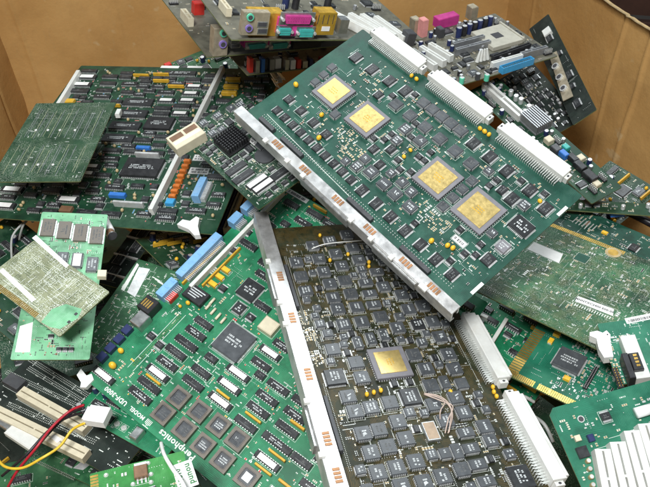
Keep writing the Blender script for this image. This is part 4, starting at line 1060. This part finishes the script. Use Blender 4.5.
e.at(m_.mesh('ejector_lever'), 'ejector_lever', 604, 341, zt=.003, occ=False)
e.at(pinrow(2, 8, 2.54, 4, 'gold_contact'), 'pin_header', 618, 377, 0, check=True)
e.small(70, 25, (e.x0, e.y0, e.x0 + .03, e.y1 - .02), ('tan_cap', 'solder')); e.vias(120, 22); e.silk(40, 14)

v = Board('slots', 'glossy green board with white card slots at the corner', 'pcb_teal',
          outline=lambda s: [(s.x0, s.y0), (s.x1, s.y0), (s.x1, s.y1), (s.x0 + .006, s.y1), (s.x0, s.y1 - .006)])
for i, (pA, pB) in enumerate([((602, 449), (612, 500)), ((617, 442), (631, 500)), ((631, 431), (650, 500)), ((645, 424), (668, 500)), ((660, 418), (688, 500))]):
    A = Vector((*v.loc(*pA, .011), 0)); B_ = Vector((*v.loc(*pB, .011), 0)); dv = B_ - A; L = dv.length
    v.put(slot(round(L / mm), 15, 13, 'white_plastic', .6, False, .06, 'sink_grey'), 'card_slot', (A.x + B_.x) / 2, (A.y + B_.y) / 2, 0, sc=1., ang=math.atan2(dv.y, dv.x), occ=False)
    v.occ.append((min(A.x, B_.x) - .005, min(A.y, B_.y), max(A.x, B_.x) + .005, max(A.y, B_.y)))
m_ = MB(); m_.cyl((0, 0, .0045), (1, 0, 0), .0045, .0045, .016, 'clear_white', 14, 'steel'); v.at(m_.mesh('capacitor', True), 'capacitor', 636, 413, zt=.006)
m_ = MB(); m_.cyl((0, 0, 0), (0, 0, 1), .0022, .0022, .00025, 'ink', 12); m_.cyl((0, 0, 0), (0, 0, 1), .0030, .0030, .0002, 'solder', 12); v.at(m_.mesh('mounting_hole'), 'mounting_hole', 581, 419, zt=0)
v.at(block(9, 9, 3.5, 'chip_plastic'), 'chip', 583, 452); v.at(soj(8, 6, 6, 1), 'chip', 606, 416); v.at(block(5, 5, 3, 'cream_plastic'), 'capacitor', 578, 438); v.at(block(5, 6, 4, 'navy'), 'coil', 591, 438)
for i in range(5): v.at(elco(1.9, 5, 'tan_cap'), 'capacitor', 588 + i * 1.5, 461 + i * 8)
v.small(120, 26, (v.x0 + .003, v.y0, v.x1, v.y1 - .012), ('tan_cap', 'solder', 'cream_plastic')); v.vias(90, 23); v.silk(30, 15)

# ================================================================== PC mainboards heaped at the back
def io_box(b, x0, x1, z0, z1, mat, name, dep=.018, y=None, ch=.0006):
    y = b.y0 - .001 if y is None else y; m_ = MB(); m_.box(x0, y, z0, x1, y + dep, z1, mat, ch); return link(name, m_.mesh(name), b.root)
def rect_f(b, r, y):                                   # photo rectangle on the upright plane of the port edge
    (xa, za), (xb, zb) = b.front(r[0], r[3], y), b.front(r[2], r[1], y)
    return min(xa, xb), max(xa, xb), max(.0005, min(za, zb)), max(za, zb)
def dsub(b, r, mat, y, name='port'):
    x0, x1, z0, z1 = rect_f(b, r, y); hx, hz = (x1 - x0) / 2, (z1 - z0) / 2; cx, cz = (x0 + x1) / 2, (z0 + z1) / 2
    m_ = MB(); m_.box(-hx, 0, -hz, hx, .002, hz, 'steel'); k = hz * .62; a = hx * .72
    pts = [(-a * .93, -k), (a * .93, -k), (a, k), (-a, k)]; i0 = len(m_.v)
    m_.v += [(p_[0], -.004, p_[1]) for p_ in pts] + [(p_[0], 0, p_[1]) for p_ in pts]; kk = m_.mi(mat)
    for fc in ((0, 1, 2, 3), (0, 4, 5, 1), (1, 5, 6, 2), (2, 6, 7, 3), (3, 7, 4, 0)): m_.f.append(tuple(i0 + j for j in fc)); m_.fm.append(kk)
    for s_ in (-1, 1): m_.cyl((s_ * hx * .88, .0, 0), (0, -1, 0), .0022, .0022, .005, 'tin', 6)
    for i in range(9):
        for j in (-1, 1): m_.box(-a * .8 + i * a * .2 - .0003, -.0043, j * k * .4 - .0003, -a * .8 + i * a * .2 + .0003, -.004, j * k * .4 + .0003, 'ink')
    return link(name, m_.mesh(name), b.root, (cx, y, cz))
def din_jack(b, px, py, rpx, mat, y):
    x, z = b.front(px, py, y); r = abs(b.front(px + rpx, py, y)[0] - x); m_ = MB(); m_.cyl((0, 0, 0), (0, -1, 0), r, r, .0022, mat, 16); m_.cyl((0, -.0022, 0), (0, -1, 0), r * .62, r * .62, .0003, 'dark_grey', 12)
    return link('jack', m_.mesh('jack'), b.root, (x, y, z))
mbk = [k_soj(14, 9, 10), k_qfp(16, 14), k_elco(3, 8), k_soj(12, 8, 9, 1), k_elco(3, 7, 'black_plastic'), k_pin(5), k_plcc(12, 7), k_soj(9, 6, 7, 1), k_soj(9, 6, 7), k_qfp(12, 10), k_elco(2.6, 6, 'sink_grey')]

b1 = Board('mb1', 'tan mainboard with gold port casing and magenta printer port, topmost of the heap', 'pcb_tan')
yf = b1.y0 - .001
for r_, mt, nm, dp in [((241, 13, 271, 35.5), 'tan_steel', 'port_plate', .010), ((253, 17, 288, 26), 'gold_box', 'port_casing', .020), ((315, 13, 338, 35), 'gold_box', 'port_casing', .020), ((278, 20, 314, 36), 'magenta', 'port_block', .016), ((338, 20, 350, 34), 'steel', 'jack_block', .014)]:
    x0, x1, z0, z1 = rect_f(b1, r_, yf); io_box(b1, x0, x1, z0 if nm not in ('port_casing',) or r_[0] > 300 else .0005, z1, mt, nm, dp, yf + (.0105 if nm == 'port_casing' and r_[0] < 300 else .0008 if nm == 'port_plate' else 0.))
din_jack(b1, 250, 17, 3.6, 'mint_jack', yf); din_jack(b1, 248.6, 28, 3.6, 'violet', yf)
for ry in ((257, 22, 268, 27.5), (257, 28.5, 268, 34)):
    x0, x1, z0, z1 = rect_f(b1, ry, yf); io_box(b1, x0, x1, z0, z1, 'steel', 'port', .014, yf); m_ = MB(); m_.box(x0 + .0012, yf - .0003, z0 + .0012, x1 - .0012, yf + .0002, z1 - .0012, 'ink'); link('port_mouth', m_.mesh('port_mouth'), b1.root)
dsub(b1, (279, 13, 316, 25), 'magenta', yf); dsub(b1, (275.5, 26, 293, 36), 'teal_plastic', yf); dsub(b1, (295, 27, 316, 38), 'teal_plastic', yf)
x0, x1, z0, z1 = rect_f(b1, (321, 26.5, 330, 31), yf); m_ = MB(); m_.box(x0, yf - .0006, z0, x1, yf - .0002, z1, 'paper'); link('paper_label', m_.mesh('paper_label'), b1.root)
for i in range(4):
    x0, x1, z0, z1 = rect_f(b1, (317 + i * 5, 15, 319.5 + i * 5, 24), yf); m_ = MB(); m_.box(x0, yf - .0005, z0, x1, yf - .0001, z1, 'ink'); link('vent_slit', m_.mesh('vent_slit'), b1.root)
for pA, pB in [((334, 12), (372, 31)), ((350, 13), (384, 32)), ((362, 14), (395, 35)), ((376, 16), (406, 37))]:
    A = Vector((*b1.loc(*pA, .011), 0)); B_ = Vector((*b1.loc(*pB, .011), 0)); dv = B_ - A
    b1.put(slot(round(dv.length / mm), 9, 12, 'white_plastic', .3), 'card_slot', (A.x + B_.x) / 2, (A.y + B_.y) / 2, 0, sc=1., ang=math.atan2(dv.y, dv.x), occ=False); b1.occ.append((min(A.x, B_.x), min(A.y, B_.y), max(A.x, B_.x), max(A.y, B_.y)))
b1.at(block(12, 14, 16, 'dark_grey', .8), 'audio_jack', 409, 36, zt=.012)
b1.occ.append((b1.x0, b1.y0, b1.x0 + .2, b1.y0 + .022))
x, y = b1.loc(222, 12); b1.put(slot(26, 7, 10, 'cream_plastic', .5), 'card_slot', x + .004, y, 1); b1.fill(44, 7, mbk); b1.small(160, 27); b1.vias(260, 24)
for i, (px, py) in enumerate([(296, 2), (306, 1), (318, 3), (328, 2), (286, 1)]): b1.at(elco(4.5, 14, ('black_plastic', 'navy', 'dark_grey')[i % 3]), 'capacitor', px, py, zt=.01, check=True)

b2 = Board('mb2', 'second mainboard with green and violet round jacks under the gold-cased one', 'pcb_tan')
yf = b2.y0 - .001
x0, x1, z0, z1 = rect_f(b2, (213.5, 28, 229, 48.5), yf); io_box(b2, x0, x1, .0005, z1, 'tan_steel', 'port_plate', .016, yf)
din_jack(b2, 223.6, 33, 3.8, 'mint_jack', yf); din_jack(b2, 222.6, 44, 3.8, 'violet', yf)
for ry in ((231, 38, 240.5, 43), (231, 43.5, 240.5, 48.5)):
    x0, x1, z0, z1 = rect_f(b2, ry, yf); io_box(b2, x0, x1, z0, z1, 'steel', 'port', .014, yf); m_ = MB(); m_.box(x0 + .001, yf - .0003, z0 + .001, x1 - .001, yf + .0002, z1 - .001, 'ink'); link('port_mouth', m_.mesh('port_mouth'), b2.root)
x0, x1, z0, z1 = rect_f(b2, (244, 36, 292, 48), yf); io_box(b2, x0, x1, z0, z1, 'magenta', 'port_block', .016, yf + .001)
dsub(b2, (245, 41, 268, 50), 'teal_plastic', yf); dsub(b2, (269, 40, 290, 50), 'teal_plastic', yf)
x0, x1, z0, z1 = rect_f(b2, (293, 40, 322, 49), yf); io_box(b2, x0, x1, z0, z1, 'black_plastic', 'jack_block', .014, yf)
b2.occ.append((b2.x0, b2.y0, b2.x1, b2.y0 + .022))
x, y = b2.loc(196, 20); b2.at(block(14, 12, 16, 'red_part', 1), 'connector', 198, 5, zt=.014); b2.at(slot(30, 8, 12, 'cream_plastic', .5), 'card_slot', 187, 16, 1, zt=.01); b2.fill(40, 8, mbk); b2.small(140, 28); b2.vias(200, 25)

b3 = Board('mb3', 'lowest mainboard of the heap with small red and blue sockets along its edge', 'pcb_tan')
yf = b3.y0 - .001
for px, wd, hh, mt in [(253, 4, 5, 'red_part'), (258.5, 4, 4, 'steel'), (264, 3.4, 5.5, 'blue_part'), (269, 3, 4, 'dark_grey'), (274, 5, 4.5, 'sink_grey'), (281, 6, 4, 'clear_white'), (288, 4, 5, 'steel'), (294, 5, 4.5, 'clear_white'), (300, 4, 5, 'red_part'), (306, 5, 3.5, 'steel'), (312, 3.5, 5.5, 'navy'), (318, 5, 4, 'tan_steel'), (325, 4, 5, 'red_part'), (331, 5, 4, 'dark_grey'), (339, 5, 4.5, 'steel')]:
    x0, x1, z0, z1 = rect_f(b3, (px - wd / 2, 65 - hh, px + wd / 2, 65), yf); io_box(b3, x0, x1, .0004, max(.005, z1), mt, 'port', .012, yf + .002 + .004 * (int(px) % 3))
b3.occ.append((b3.x0, b3.y0, b3.x1, b3.y0 + .018)); b3.fill(36, 9, mbk); b3.small(120, 29); b3.vias(160, 26)

b4 = Board('mb4', 'tan mainboard with cream processor socket and blue drive connector by the box wall', 'pcb_tan')
for pA, pB in [((399, 58), (424, 69)), ((412, 49), (436, 65)), ((421, 46), (445, 61)), ((430, 43), (452, 56))]:
    A = Vector((*b4.loc(*pA, .011), 0)); B_ = Vector((*b4.loc(*pB, .011), 0)); dv = B_ - A; b4.put(slot(round(dv.length / mm), 9, 12, 'white_plastic', .3), 'card_slot', (A.x + B_.x) / 2, (A.y + B_.y) / 2, 0, sc=1., ang=math.atan2(dv.y, dv.x), occ=False)
    b4.occ.append((min(A.x, B_.x), min(A.y, B_.y), max(A.x, B_.x), max(A.y, B_.y)))
m_ = MB(); m_.box(-.026, -.026, .0003, .026, .026, .006, 'socket_cream', .0005); m_.box(-.007, -.007, .006, .007, .007, .0063, 'ink'); m_.box(.0262, -.026, .002, .029, .03, .0075, 'socket_cream', .0004)
b4.at(m_.mesh('processor_socket'), 'processor_socket', 497, 36, zt=.006)
for i, (pA, pB, mt) in enumerate([((453, 44), (484, 36), 'sink_grey'), ((456, 50), (490, 41), 'sink_grey'), ((493, 57), (530, 44), 'black_plastic'), ((492, 63.5), (522, 55), 'white_plastic'), ((521, 54), (547, 47), 'sink_grey')]):
    A = Vector((*b4.loc(*pA, .010), 0)); B_ = Vector((*b4.loc(*pB, .010), 0)); dv = B_ - A; b4.put(slot(round(dv.length / mm), 7, 12, mt, .4), 'card_slot', (A.x + B_.x) / 2, (A.y + B_.y) / 2, 0, sc=1., ang=math.atan2(dv.y, dv.x), occ=False)
A = Vector((*b4.loc(501, 70, .006), 0)); B_ = Vector((*b4.loc(532, 60, .006), 0)); dv = B_ - A
b4.put(header(round(dv.length / mm), 10, 11, 'blue_sky', 16), 'pin_header', (A.x + B_.x) / 2, (A.y + B_.y) / 2, 0, sc=1., ang=math.atan2(dv.y, dv.x), occ=True)
for px, py, L, W, H, mt, nm in [(446, 20, 44, 15, 15, 'magenta', 'port'), (423, 27, 12, 12, 26, 'pink', 'audio_jack'), (415, 25, 13, 14, 22, 'tan_steel', 'port_plate'), (472, 12, 14, 14, 20, 'tan_steel', 'port_plate'), (440, 32, 10, 12, 14, 'dark_grey', 'port')]:
    b4.at(block(L * .8, W, H, mt, 1), nm, px, py, zt=H * mm * .6, occ=True)
for i in range(7): b4.at(elco(4.2, 15, ('navy', 'black_plastic')[i % 2]), 'capacitor', 459 + i * 5.2, 32 - i * 1.9, zt=.010)
for px, py in [(424, 79), (434, 84), (462, 79), (478, 75), (487, 76)]: b4.at(elco(3.4, 9, ('mint_jack', 'dark_grey', 'mint_jack', 'dark_grey', 'navy')[int(px) % 5]), 'capacitor', px, py, zt=.008, check=True)
m_ = MB()
for i in range(4): m_.cyl((-.009 + i * .006, 0, .003), (.25 - i * .15, .1, 1), .0028, .0012, .016, 'white_plastic', 8)
b4.at(m_.mesh('coil'), 'coil', 483, 57, zt=.010)
b4.fill(60, 10, mbk); b4.small(160, 30); b4.vias(260, 27)

# ================================================================== upright cards by the right wall
bk = Board('blackcard', 'black card with tan slotted bracket standing against the right cardboard wall', 'pcb_black')
bk.fill(6, 3, [k_soj(14, 8, 9), k_soj(9, 6, 7)]); bk.vias(90, 6)
m_ = MB(); m_.box(-.007, -.006, .0003, .007, .006, .006, 'white_plastic', .0008); bk.at(m_.mesh('connector'), 'connector', 547, 32, zt=.004)
bk_ = bk.outline_poly([(549, 55), (556.5, 51), (573, 96), (563, 101)], .004, .0055, 'tan_steel', 'bracket')
for px, py in [(556, 67), (560, 78), (564, 89)]:
    m_ = MB(); m_.cyl((0, 0, 0), (0, 0, 1), .006, .006, .004, 'tin', 14); m_.cyl((0, 0, .004), (0, 0, 1), .004, .004, .0002, 'ink', 12); x, y = bk.loc(px, py, .0055); link('socket', m_.mesh('socket'), bk_, (x, y, .0055))
br = Board('bracket', 'dark card crowded with tiny parts leaning beside the black card', 'pcb_black')
br.fill(40, 11, [k_soj(10, 7, 8), k_plcc(9, 6), k_elco(2.5, 6, 'sink_grey'), k_soj(6, 5, 5)]); br.small(60, 31, None, ('tan_cap', 'black_plastic')); br.vias(60, 28)
ra = Board('rail', 'leaning mainboard edge with white slot, finned grey cooler and small sockets', 'pcb_old_green')
for px, py, L, W, H, mt, nm in [(494, 96, 0, 0, 0, '', ''), (549, 140, 10, 9, 8, 'cream_plastic', 'connector'), (556, 149, 12, 9, 9, 'dark_grey', 'connector'), (564, 154, 12, 7, 8, 'blue_part', 'connector'), (573, 158, 14, 8, 7, 'black_plastic', 'connector'), (580, 166, 16, 9, 8, 'black_plastic', 'connector'), (590, 176, 18, 10, 9, 'black_plastic', 'connector'), (566, 147, 9, 7, 6, 'teal_plastic', 'connector'), (581, 158, 9, 8, 7, 'cream_plastic', 'connector'), (597, 184, 8, 8, 6, 'cream_plastic', 'connector')]:
    if L: ra.at(block(L, W, H, mt, .8), nm, px, py, zt=H * mm * .7)
A = Vector((*ra.loc(485, 83, .010), 0)); B_ = Vector((*ra.loc(522, 116, .010), 0)); dv = B_ - A
ra.put(slot(round(dv.length / mm), 13, 13, 'white_plastic', .5), 'card_slot', (A.x + B_.x) / 2, (A.y + B_.y) / 2, 0, sc=1., ang=math.atan2(dv.y, dv.x))
ra.at(heatsink(34, 26, 15, 8, 'sink_grey'), 'heat_sink', 536, 119, 0, zt=.012)
for px, py in [(511, 92), (516, 97), (521, 100), (529, 107)]: ra.at(elco(3.2, 9, 'tin'), 'capacitor', px, py, zt=.007)
ra.fill(26, 12, mbk); ra.small(80, 32); ra.vias(120, 29)

# ================================================================== more scrap glimpsed through the gaps
def frame_at(cx, cy, cz, yaw, tx, ty, W, H):
    Rm = Matrix.Rotation(math.radians(tx), 3, 'X') @ Matrix.Rotation(math.radians(ty), 3, 'Y') @ Matrix.Rotation(math.radians(yaw), 3, 'Z')
    return ((cx, cy, cz), tuple(Rm[i][j] for i in range(3) for j in range(3)), W, H)
fill_k = [k_dip(20, 7.5), k_dip(16, 7), k_soj(12, 8, 9), k_plcc(12, 7), k_sip(8), k_elco(4, 10), k_bead(2.6), k_qfp(16, 12)]
SCRAP = [((-.36, .05, -.17, 20, 4, 6, .26, .20), 'pcb_deep_green', 'dark green scrap board deep in the gap left of the mint card'),
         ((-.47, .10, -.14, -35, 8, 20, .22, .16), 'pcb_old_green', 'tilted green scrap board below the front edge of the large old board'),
         ((-.10, .10, -.20, 50, 5, 0, .30, .26), 'pcb_deep_green', 'dark scrap board beneath the blue connectors of the lettered board'),
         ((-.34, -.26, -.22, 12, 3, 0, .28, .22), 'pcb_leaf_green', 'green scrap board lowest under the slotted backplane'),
         ((.22, -.22, -.22, 40, -4, 6, .30, .24), 'pcb_deep_green', 'dark scrap board in the gap between square-chip board and glossy slot board'),
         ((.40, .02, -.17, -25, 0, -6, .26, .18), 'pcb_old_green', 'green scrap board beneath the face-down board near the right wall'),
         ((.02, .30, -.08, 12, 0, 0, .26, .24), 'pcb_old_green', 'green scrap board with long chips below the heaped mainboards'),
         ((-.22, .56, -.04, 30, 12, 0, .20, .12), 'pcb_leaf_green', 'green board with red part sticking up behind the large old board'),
         ((.30, .30, -.11, 8, -6, 0, .30, .20), 'pcb_deep_green', 'dark scrap board beneath the leaning mainboard edge'),
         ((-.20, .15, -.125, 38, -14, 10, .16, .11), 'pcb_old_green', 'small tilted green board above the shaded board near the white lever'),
         ((.43, .17, -.10, 30, 10, -22, .16, .10), 'pcb_deep_green', 'small dark board tilted up against the right wall below the leaning mainboard'),
         ((.45, -.33, -.18, 15, 0, 0, .24, .22), 'pcb_deep_green', 'dark scrap board under the glossy slot board')]
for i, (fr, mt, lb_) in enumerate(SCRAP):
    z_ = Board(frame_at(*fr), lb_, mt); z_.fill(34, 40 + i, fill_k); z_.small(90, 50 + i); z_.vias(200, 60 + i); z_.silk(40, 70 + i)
    if 'red part' in lb_: z_.put(block(11, 8, 11, 'red_part', 1), 'capacitor', -.055, .045, occ=False)
rb = random.Random(77)
for i in range(14):
    cx = -.52 + (i % 5) * .25 + rb.uniform(-.04, .04); cy = -.42 + (i // 5) * .33 + rb.uniform(-.05, .05)
    z_ = Board(frame_at(cx, cy, -.30 - .02 * (i % 3), rb.uniform(0, 90), rb.uniform(-6, 6), rb.uniform(-6, 6), .34, .30), 'dark scrap circuit board at the bottom of the box', ('pcb_deep_green', 'pcb_old_green', 'pcb_black')[i % 3], group='scrap boards on the box bottom')
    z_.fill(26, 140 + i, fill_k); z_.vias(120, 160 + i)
ed = Board(frame_at(.425, .10, -.045, -18, -6, -4, .16, .03), 'thin green board strip lying edgewise against the right wall', 'pcb_old_green')
ed.fill(8, 4, [k_soj(8, 5, 6), k_elco(2.5, 6, 'tin')]); ed.small(40, 90)

# ================================================================== cables and loose bits
def world_at(px, py, z): v_ = ray(px, py); return CAM + v_ * ((z - CAM.z) / v_.z)
cab = bpy.data.objects.new('power_cable', None); COL.objects.link(cab); cab.location = world_at(98, 416, -.075)
tag(cab, 'white power plug with red, black and yellow wires across the cream slots', 'cable')
def wl(pts): o_ = cab.location; return [world_at(*p_) - o_ for p_ in pts]
m_ = MB(); m_.box(-.0125, -.0105, -.006, .0125, .0105, .006, 'clear_white', .0012); m_.box(-.0155, -.0085, -.0045, -.0125, .0085, .0045, 'clear_white', .0008)
link('plug', m_.mesh('plug'), cab, (0, 0, 0), math.radians(-12))
for nm, mt, pts in [('wire', 'wire_red', [(84, 405, -.074), (70, 411, -.082), (52, 427, -.085), (36, 448, -.09), (18, 470, -.11), (8, 487, -.13)]),
                    ('wire', 'wire_black', [(84, 408, -.075), (68, 415, -.086), (50, 432, -.092), (32, 453, -.095), (12, 478, -.12)]),
                    ('wire', 'wire_black', [(84, 412, -.077), (64, 419, -.09), (46, 433, -.092), (26, 455, -.098), (2, 476, -.12)]),
                    ('wire', 'wire_yellow', [(85, 423, -.076), (72, 430, -.085), (60, 446, -.09), (42, 458, -.09), (22, 468, -.10), (4, 466, -.11), (-6, 452, -.12)])]:
    m_ = MB(); m_.tube(wl(pts), .0016, mt); link(nm, m_.mesh(nm, True), cab)
def loose(name, label, cat, base, fn):
    o_ = bpy.data.objects.new(name, None); COL.objects.link(o_); o_.location = base; tag(o_, label, cat); fn(o_); return o_
def tubes(name, mat, rad, *lines):
    def fn(o_):
        for ln in lines: m_ = MB(); m_.tube([world_at(*p_) - o_.location for p_ in ln], rad, mat); link(name, m_.mesh(name, True), o_)
    return fn
loose('grey_cable', 'two looped grey wires in the dark gap left of the mint card', 'cable', world_at(16, 245, -.12), tubes('wire', 'wire_grey', .0018, [(12, 262, -.13), (12, 238, -.10), (22, 224, -.09), (26, 222, -.10)], [(19, 240, -.12), (23, 226, -.09), (29, 219, -.09), (33, 222, -.10)]))
loose('white_cable', 'white wire running down beside the lettered sticker', 'cable', world_at(170, 460, -.05), tubes('wire', 'clear_white', .0020, [(161, 443, -.06), (164, 454, -.035), (172, 468, -.022), (182, 482, -.018), (190, 500, -.018)]))
loose('ribbon_cable', 'pale bent cable strands beside the white edge connector', 'cable', world_at(535, 430, -.12), tubes('strand', 'wire_grey', .0022, [(508, 398, -.13), (522, 396, -.11), (534, 402, -.12)], [(530, 420, -.13), (541, 432, -.12), (549, 446, -.13)], [(530, 414, -.13), (544, 424, -.12), (553, 442, -.13)]))
def barrel(o_):
    dr = (world_at(116, 240, -.02) - world_at(104, 222, -.02)).normalized(); m_ = MB(); m_.cyl((0, 0, 0), dr, .009, .0075, .026, 'clear_white', 16); link('sleeve', m_.mesh('sleeve', True), o_)
    m_ = MB(); m_.cyl(dr * .026, dr, .0058, .0058, .009, 'brown_cap', 14); m_.cyl(dr * .035, dr, .0068, .0068, .002, 'steel', 14, 'ink'); link('barrel_tip', m_.mesh('barrel_tip'), o_)
loose('coaxial_plug', 'white sleeved round plug poking out beside the mint card', 'plug', world_at(103, 222, -.02), barrel)
def scrapmetal(o_):
    r2 = random.Random(6)
    for i in range(6):
        m_ = MB(); a_ = r2.uniform(0, 6.3); L = r2.uniform(.012, .03); m_.box(-L / 2, -.004, 0, L / 2, .004, .0014, 'tin', .0003); mt = Matrix.Translation((r2.uniform(-.014, .014), r2.uniform(-.012, .012), .004 + i * .003)) @ Matrix.Rotation(a_, 4, 'Z') @ Matrix.Rotation(r2.uniform(-.7, .7), 4, 'X')
        link('strip', m_.mesh('strip'), o_, mat=mt)
loose('bent_metal', 'crumpled shiny metal clip below the heaped mainboards', 'scrap metal', world_at(276, 84, .015), scrapmetal)
def lever(o_):
    m_ = MB(); pts = [(-.012, -.004), (-.002, -.010), (.010, -.006), (.014, .004), (.006, .009), (.002, .003), (-.006, .008), (-.013, .004)]; m_.prism(pts, -.003, .003, 'clear_white'); link('latch', m_.mesh('latch'), o_, (0, 0, 0), .5)
    m_ = MB(); m_.box(.010, -.020, -.004, .030, -.008, .004, 'blue_part', .001); link('plug', m_.mesh('plug'), o_)
    m_ = MB(); m_.tube([(-.03, .012, -.01), (0, .010, -.006), (.04, -.004, -.008), (.07, -.03, -.012)], .006, 'wire_black'); link('cable', m_.mesh('cable', True), o_)
loose('black_lead', 'black lead with white latch and blue plug by the right wall', 'cable', world_at(600, 207, -.055), lever)

# ================================================================== the cardboard box, ground, crate behind
KL = Vector((-.635, .66, 0)); KR = Vector((.41, .74, 0)); NR = Vector((.60, .06, 0)); FR = Vector((.78, -.62, 0)); FL = Vector((-.72, -.58, 0))
FLOOR = -.46; TOP = .112
box = bpy.data.objects.new('cardboard_box', None); COL.objects.link(box); box.location = (0, 0, FLOOR); tag(box, 'worn brown cardboard box with torn rim holding the scrap boards', 'box')
from mathutils import noise as mn
def wall(A, B_, top, torn, dent, creases=()):
    """corrugated wall: a dented inner sheet, outer sheet and a ragged rim"""
    t = (B_ - A).normalized(); A = A - t * .012; B_ = B_ + t * .012; L = (B_ - A).length; nrm = Vector((-t.y, t.x, 0)); nx = int(L / (.0035 if creases else .012)); nz = 50; th = .008
    if nrm.dot(-A) > 0 and True: inn = nrm
    else: inn = -nrm
    m_ = MB(); V = [[], []]
    for side in (0, 1):
        for i in range(nx + 1):
            u = i / nx
            tz = top + (torn * (mn.noise(Vector((u * L * 9, 3.1, A.x * 7))) + .6 * mn.noise(Vector((u * L * 34, 1.1, 0)))))
            for j in range(nz + 1):
                z = FLOOR + (tz - FLOOR) * j / nz; P = A + t * (u * L)
                dd = dent * (mn.noise(Vector((u * L * 4, z * 4, A.y * 5))) + .4 * mn.noise(Vector((u * L * 15, z * 15, A.y))))
                for (cu, amp) in creases: dd += amp * math.exp(-((u * L - cu) / .0035) ** 2)
                off = inn * (dd + (0 if side == 0 else -th)); V[side].append(len(m_.v)); m_.v.append((P.x + off.x, P.y + off.y, z - FLOOR))
    kc = m_.mi('cardboard'); kt = m_.mi('torn_cardboard'); n1 = nz + 1
    for i in range(nx):
        for j in range(nz):
            for sd in (0, 1):
                a_, b2, c2, d2 = V[sd][i * n1 + j], V[sd][(i + 1) * n1 + j], V[sd][(i + 1) * n1 + j + 1], V[sd][i * n1 + j + 1]
                m_.f.append((a_, b2, c2, d2) if sd else (d2, c2, b2, a_)); m_.fm.append(kc)
        m_.f.append((V[0][i * n1 + nz], V[0][(i + 1) * n1 + nz], V[1][(i + 1) * n1 + nz], V[1][i * n1 + nz])); m_.fm.append(kt)
    return link('wall', m_.mesh('wall', True), box)
wall(KL, KR, TOP + .02, .003, .011, ((.055, .003), (.25, .002), (.62, .002)))
wall(KR, NR, TOP - .002, .004, .006, ((.102, .003), (.370, .004), (.436, .005)))
wall(NR, FR, TOP - .002, .003, .005); wall(FR, FL, TOP, .003, .005); wall(FL, KL, TOP + .01, .003, .006, ((1.18, -.003),))
m_ = MB(); m_.prism([(p_.x, p_.y) for p_ in (FL, FR, NR, KR, KL)], -.004, .004, 'cardboard'); link('base', m_.mesh('base'), box)
m_ = MB(); m_.box(-8, -8, -.02, 8, 8, 0, 'dim_ground'); o = link('ground', m_.mesh('ground'), None, (0, 0, FLOOR - .006)); o['kind'] = 'structure'
cr = bpy.data.objects.new('wooden_crate', None); COL.objects.link(cr); cr.location = (1.05, 1.0, FLOOR - .006); cr.rotation_euler = (0, 0, math.radians(-16)); tag(cr, 'dark red-brown slatted wooden crate beyond the torn box rim', 'crate')
for i in range(7):
    m_ = MB(); m_.box(-.6, -.012, i * .09 + .01, .9, .012, i * .09 + .082, 'dim_wood', .003); link('plank', m_.mesh('plank'), cr)
for x in (-.55, .15, .85):
    m_ = MB(); m_.box(x - .04, .0122, 0, x + .04, .05, .64, 'dim_wood', .003); link('post', m_.mesh('post'), cr)
